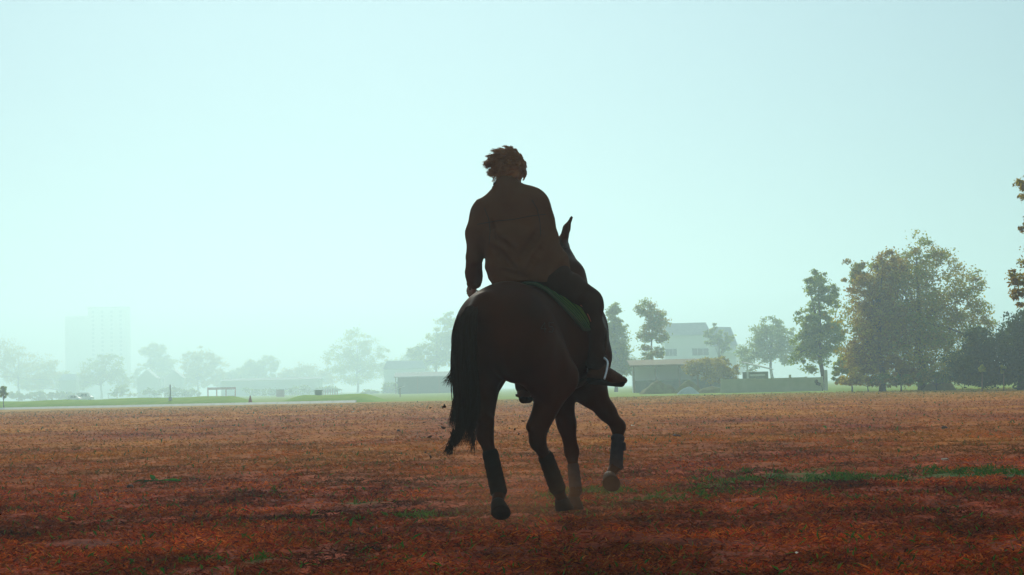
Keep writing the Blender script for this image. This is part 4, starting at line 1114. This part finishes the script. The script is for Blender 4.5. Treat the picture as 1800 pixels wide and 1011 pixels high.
def seam(name, keys, rad, m_, n_=40):
    keys = np.array(keys, float); tt_ = np.linspace(0, len(keys)-1, n_); out = []
    for t in tt_:
        px = np.interp(t, np.arange(len(keys)), keys[:, 0]); py = np.interp(t, np.arange(len(keys)), keys[:, 1])
        o_ = at(px, py, 11.9); hit = sbv.ray_cast(Vector(o_), Vector((0, 1, 0)), 2)
        if hit[0] is not None and (not out or abs(hit[0].y - out[-1][1]) < .05): out.append(np.array(hit[0]) + (0, -.001, 0))
    if len(out) > 3:
        o_ = MB().tube(out, rad, 6).build(name, m_, smooth=True); o_.parent = shirt
M_SEAM = mat('shirt seam', (.050, .024, .012), .9)
seam('yoke_seam', [(836, 382), (870, 377), (900, 375), (930, 369), (962, 364)], .0022, M_SEAM)
seam('armhole_seam', [(849, 352), (857, 372), (860, 395), (858, 420)], .0022, M_SEAM)
seam('armhole_seam', [(936, 338), (946, 355), (951, 380), (952, 405)], .0022, M_SEAM)

for wr, el, rr in ((WR_L + np.array([-.008, 0, 0]), EL_L, .05), (WR_R, EL_R, .055)):
    d_ = (wr - el)/np.linalg.norm(wr - el)
    cf = MB().tube([wr - d_*.05, wr - d_*.045, wr - d_*.005, wr], [rr*.96, rr*1.06, rr*1.04, rr*.94], 18).build('cuff', M_SHIRT, smooth=True); cf.parent = shirt
cl_ = MB().tube([NK + np.array([.076*math.cos(a) - .004, .078*math.sin(a)+.010, .016+.010*math.cos(a)**2]) for a in np.linspace(0, 2*math.pi, 32, endpoint=False)], .017, 8, True)
cl_.tube([NK + np.array([.088*math.cos(a) - .004, .092*math.sin(a)+.010, -.008+.012*math.cos(a)**2]) for a in np.linspace(0, 2*math.pi, 32, endpoint=False)], .013, 8, True)
world_part(cl_.build('collar', mat('collar cloth', (.045, .022, .012), .9, spec=.05), smooth=True), rider)

TRO = Field((-.4, 12.0, .80), (1.0, 13.2, 1.85), .0095)
TRO.ell(PEL + (0, .005, -.01), (.20, .155, .135), None, .06)
for a, b, c_, kx_ in ((HIP_L, KN_L, AN_L, 0), (HIP_R, KN_R, AN_R, 0)):
    TRO.chain([a, lerp(a, b, .5), b, lerp(b, c_, .45), lerp(b, c_, .92)], [.118, .102, .080, .074, .066], .05)
TRO.cone(lerp(KN_R, AN_R, .80), at(1060, 634, 12.50), .055, .034, .03)                           # hem flaring outward
TRO.ripple(lambda Pp: .006*np.sin(Pp[:, 2]*42 + 6*np.sin(Pp[:, 0]*8))*np.clip(wnoise(Pp, 5)+.4, 0, 1) + .004*wnoise(Pp, 18))
world_part(link('trousers', TRO.mesh('trousers', 1)[0], M_TROU), rider)

def shoe(ank, toe, heel):
    f_ = toe - heel; f_ = f_/np.linalg.norm(f_); lo_ = np.minimum(np.minimum(ank, toe), heel) - .09; hi_ = np.maximum(np.maximum(ank, toe), heel) + .09
    S2 = Field(lo_, hi_, .006)
    S2.cone(ank + (0, 0, .02), lerp(ank, heel, .55) + f_*.02, .043, .044, .03).cone(heel + (0, 0, .02), lerp(heel, toe, .5) + (0, 0, .022), .036, .040, .03)
    S2.cone(lerp(ank, toe, .25), lerp(heel, toe, .78) + (0, 0, .02), .042, .034, .03).cone(lerp(heel, toe, .6) + (0, 0, .012), toe + (0, 0, .012), .040, .024, .03)
    S2.cone(lerp(ank, toe, .12) + (0, 0, .012), lerp(heel, toe, .62) + (0, 0, .03), .046, .034, .03)
    o_ = world_part(link('shoe', S2.mesh('shoe', 1)[0], M_SHOE), rider)
    S3 = Field(lo_, hi_, .006)
    S3.cone(heel - (0, 0, .012), lerp(heel, toe, .9) - (0, 0, .008), .034, .030, .02); S3.cone(lerp(heel, toe, .5) + (0,0,.05), toe + (0, 0, .06), .05, .05, .005, cut=True)
    sl_ = link('sole', S3.mesh('sole', 1)[0], M_SOLE); sl_.parent = o_; sl_.matrix_parent_inverse = Matrix.Translation(-Vector(rider.location)) if False else Matrix.Identity(4)
shoe(AN_R, at(1097, 672, 12.58), at(1040, 664, 12.48)); shoe(AN_L, at(930, 700, 13.06), at(920, 698, 12.80))

# hair: curls over the crown, blown to the left
r_ = np.random.default_rng(21); N_ = 4600
d = r_.normal(size=(N_, 3)); d[:, 2] = np.abs(d[:, 2])*1.0 - .8*r_.uniform(0, 1, N_); d /= np.linalg.norm(d, axis=1)[:, None]
keep = (d[:, 1] < .55) | (d[:, 2] > .35); d = d[keep]; N_ = len(d)
rootp = hp(0, -.018, .022) + (d*np.array([.090, .106, .104])) @ HAX
nrm_ = d @ HAX
tt = np.linspace(0, 1, 9)
L_ = r_.uniform(.035, .075, N_)*(1 + .35*np.clip(d[:, 2], 0, 1))
left = np.clip(-nrm_[:, 0], 0, 1)
wind = np.array([-.8, -.1, .05])
seedd = d[r_.choice(N_, 150, replace=False)]; lk = np.argmax(d @ seedd.T, axis=1); Lk = r_.uniform(.7, 1.5, 150); L_ = L_*.5 + .055*Lk[lk]*.5*(1 + .35*np.clip(d[:, 2], 0, 1))
ph = r_.uniform(0, 6.28, 150)[lk] + r_.normal(0, .25, N_); cu = r_.normal(size=(150, 3))[lk]; cu /= np.linalg.norm(cu, axis=1)[:, None]; cv = np.cross(cu, nrm_)
G = rootp[:, None] + nrm_[:, None]*(L_[:, None]*np.sin(tt*1.5))[..., None]*.55 \
    + wind*(L_*(.12 + .7*left + .4*np.clip(d[:, 2], 0, 1)))[:, None, None]*(tt**1.5)[None, :, None] \
    + np.array([0, 0, -1])*(L_*.35*np.clip(.6-d[:, 2], 0, 1))[:, None, None]*(tt**2)[None, :, None] \
    + (cu[:, None]*np.cos(tt*5.5+ph[:, None])[..., None] + cv[:, None]*np.sin(tt*5.5+ph[:, None])[..., None])*.017*tt[None, :, None]
for j_ in range(150):
    q_ = lk == j_
    if q_.any(): G[q_] += (G[q_].mean(0)[None] - G[q_])*(.55*tt)[None, :, None]
ex = []
for i in range(150):      # the tuft swept out to the left
    a = at(868, 285, 12.6) + r_.normal(size=3)*.022; b = at(860, 284, 12.6) + r_.normal(size=3)*.014; c_ = at(851, 289, 12.6) + r_.normal(size=3)*np.array([.010, .02, .012])
    q_ = tt[:, None]; ex.append((1-q_)**2*a + 2*q_*(1-q_)*b + q_**2*c_)
G = np.concatenate([G, np.array(ex)])
capf = Field(HDc-.19, HDc+.19, .008); capf.ell(hp(0, -.018, .028), (.096, .108, .108), HAX, .03).ell(hp(0, -.05, -.035), (.078, .06, .06), HAX, .04)
capf.ell(at(874, 287, 12.6), (.042, .07, .038), None, .05)
capf.cone(hp(-.06, .10, -.06), hp(.06, .10, -.06), .085, .085, .03, cut=True)
capf.ripple(lambda Pp: .016*wnoise(Pp, 60))
hair = world_part(link('hair', capf.mesh('hair', 1)[0], M_HAIR), rider)
hs_ = strands('curls', G, np.full(len(G), .0021), M_HAIR, None); hs_.parent = hair
for s in (-1, 1):
    e_ = hp(s*.032, .082, .012); f_ = Field(e_-.02, e_+.02, .003); f_.ell(e_, (.0115, .0115, .0115), None, .01)
    world_part(link('eye', f_.mesh('eye', 1)[0], M_EYE), rider)
# reins from the bit to the hands
for s, hg in ((-1, RG_R), (1, RG_L)):
    a = bits[-s] if False else bits[s*-1]
    mid_ = (a + hg)/2 - (0, 0, .05)
    q_ = np.linspace(0, 1, 16)[:, None]
    world_part(MB().tube((1-q_)**2*a + 2*q_*(1-q_)*mid_ + q_**2*hg, .0055, 6).build('rein', M_LEATHER, smooth=True), bri)

# ------------------------------------------------------------------ small things on and over the field
def clod_mesh(seed, r0):
    f_ = Field(np.full(3, -r0*1.8), np.full(3, r0*1.8), r0/4)
    r2 = np.random.default_rng(seed)
    for i in range(4): f_.ell(r2.normal(size=3)*r0*.35, r0*r2.uniform(.4, .8, 3), None, r0*.4)
    return f_.mesh('clod', 0)[0]
cm = [clod_mesh(i, .02) for i in range(4)]
for m_ in cm: m_.materials.append(M_CLOD)
air = [(781, 714, .8), (779, 752, .7), (755, 768, .5), (794, 797, .7), (757, 803, .6), (748, 795, .4), (905, 755, .5), (912, 763, .4), (919, 740, .4), (774, 768, .35), (757, 717, .35), (745, 742, .3)]
for i, (px, py, s) in enumerate(air):
    o = bpy.data.objects.new('dirt_clod', cm[i % 4]); COL.objects.link(o)
    o.location = at(px, py, 11.7 + .1*(i % 5)); o.scale = (s*.7, s*.7, s*(1.0 + .5*(i % 3))); o.rotation_euler = (i, i*2, i*.7)
    tag(o, 'small dark clod of dirt flung up in the air beside the hooves', 'clod', 'clods flung up by the hooves')
lay = [(295, 738, 2.6, 'dark earth clod lying alone on the far left of the field'), (230, 855, 1.6, 'small dark clod left of the fallen green sprig'), (1240, 690, 1.7, 'dark clod on the pale strip below the rubble'),
       (1190, 765, 2.0, 'dark clod on the field right of the raised forefoot'), (700, 757, 1.6, 'dark clod on the field left of the tail tip'), (1660, 752, 2.2, 'dark clod on the field below the largest tree'),
       (500, 905, 1.2, 'dark clod near the green tufts at lower left')]
for i, (px, py, s, lb) in enumerate(lay):
    d = at(px, py, 1.0) - CAM; t = -CAM[2]/d[2]; p = CAM + d*t
    o = bpy.data.objects.new('earth_clod', cm[i % 4]); COL.objects.link(o); o.location = (p[0], p[1], float(ground_z(p[0], p[1])) + .01*s)
    o.scale = (s*1.6, s*1.4, s*.9); o.rotation_euler = (0, 0, i); tag(o, lb, 'clod', 'clods lying on the field')
chm = MB().box(-.03, .03, -.02, .02, 0, .012).mesh('chip'); chm.materials.append(mat('pale litter', (.75, .72, .55), .8))
for px, py, s, lb in ((1112, 747, 1.3, 'pale chip of litter right of the raised foreleg'), (620, 724, 2.2, 'pale chip of litter near the far edge of the field'), (1661, 805, 1.2, 'pale chip of litter by the green strip at right'), (1400, 968, .3, 'pale chip of litter at lower right')):
    d = at(px, py, 1.0) - CAM; t = -CAM[2]/d[2]; p = CAM + d*t
    o = bpy.data.objects.new('litter_chip', chm); COL.objects.link(o); o.location = (p[0], p[1], float(ground_z(p[0], p[1])) + .012); o.scale = (s, s, s); o.rotation_euler = (.3, .1, px)
    tag(o, lb, 'litter', 'chips of litter')
# fallen green sprig
d = at(277, 850, 1.0) - CAM; p = CAM + d*(-CAM[2]/d[2]); sp = empty('leafy_sprig', tuple(p)); tag(sp, 'fallen sprig of dark green leaves on the brown field at left', 'sprig')
M_SPRIG = mat('sprig leaf', (.025, .13, .01), .8, (20, (.06, .20, .02)), spec=.0)
MB().tube([(-.18, 0, .02), (-.02, .02, .035), (.2, .0, .025)], [.004, .005, .003], 6).build('stem', M_SPRIG, sp, True)
for (x, y, az, L_, tilt) in ((-.1, 0, 2.9, .17, .18), (-.05, .02, 1.9, .13, .9), (-.02, -.02, 3.5, .15, .1), (.05, 0, .2, .17, .12), (.1, .02, -.2, .16, .2), (.0, .03, 2.4, .14, .45), (.12, -.02, .5, .12, .3), (-.08, -.03, -2.6, .12, .15)):
    vs_ = []; fs_ = []
    for i, (t, w) in enumerate(((0, .004), (.25, .024), (.5, .030), (.75, .022), (1, .003))):
        c_ = np.array([x, y, .03]) + np.array([math.cos(az)*math.cos(tilt), math.sin(az)*math.cos(tilt), math.sin(tilt)])*L_*t - np.array([0, 0, .05])*t*t
        sd_ = np.array([-math.sin(az), math.cos(az), .25]); vs_ += [c_ - sd_*w + (0, 0, .006), c_, c_ + sd_*w + (0, 0, .006)]
    for i in range(4):
        for k in range(2): a = i*3+k; fs_.append((a, a+1, a+4, a+3))
    MB().add(vs_, fs_).build('leaf', M_SPRIG, sp, True)

# dust kicked up round the hooves
M_DUST = bpy.data.materials.new('dust'); M_DUST.use_nodes = True
n = M_DUST.node_tree.nodes; l = M_DUST.node_tree.links; n.clear()
do = n.new('ShaderNodeOutputMaterial'); dv = n.new('ShaderNodeVolumePrincipled'); dv.inputs['Color'].default_value = (.95, .50, .26, 1); dv.inputs['Anisotropy'].default_value = .4
tc = n.new('ShaderNodeTexCoord'); gt = n.new('ShaderNodeTexGradient'); gt.gradient_type = 'SPHERICAL'
no = n.new('ShaderNodeTexNoise'); no.inputs['Scale'].default_value = 2.2; no.inputs['Detail'].default_value = 3
l.new(tc.outputs['Object'], gt.inputs['Vector']); l.new(tc.outputs['Object'], no.inputs['Vector'])
mu = n.new('ShaderNodeMath'); mu.operation = 'MULTIPLY'; l.new(gt.outputs['Fac'], mu.inputs[0]); l.new(no.outputs['Fac'], mu.inputs[1])
m2 = n.new('ShaderNodeMath'); m2.operation = 'MULTIPLY'; m2.inputs[1].default_value = .26; l.new(mu.outputs[0], m2.inputs[0])
l.new(m2.outputs[0], dv.inputs['Density']); l.new(dv.outputs[0], do.inputs['Volume'])
f_ = Field((-1.15,)*3, (1.15,)*3, .12); f_.ell((0, 0, 0), (1, 1, 1), None, .1)
o = link('dust', f_.mesh('dust', 0)[0], M_DUST, loc=(.20, 12.1, .22)); o.scale = (1.15, .9, .34)
tag(o, 'thin reddish dust hanging round the hooves of the horse', 'dust', kind='stuff')
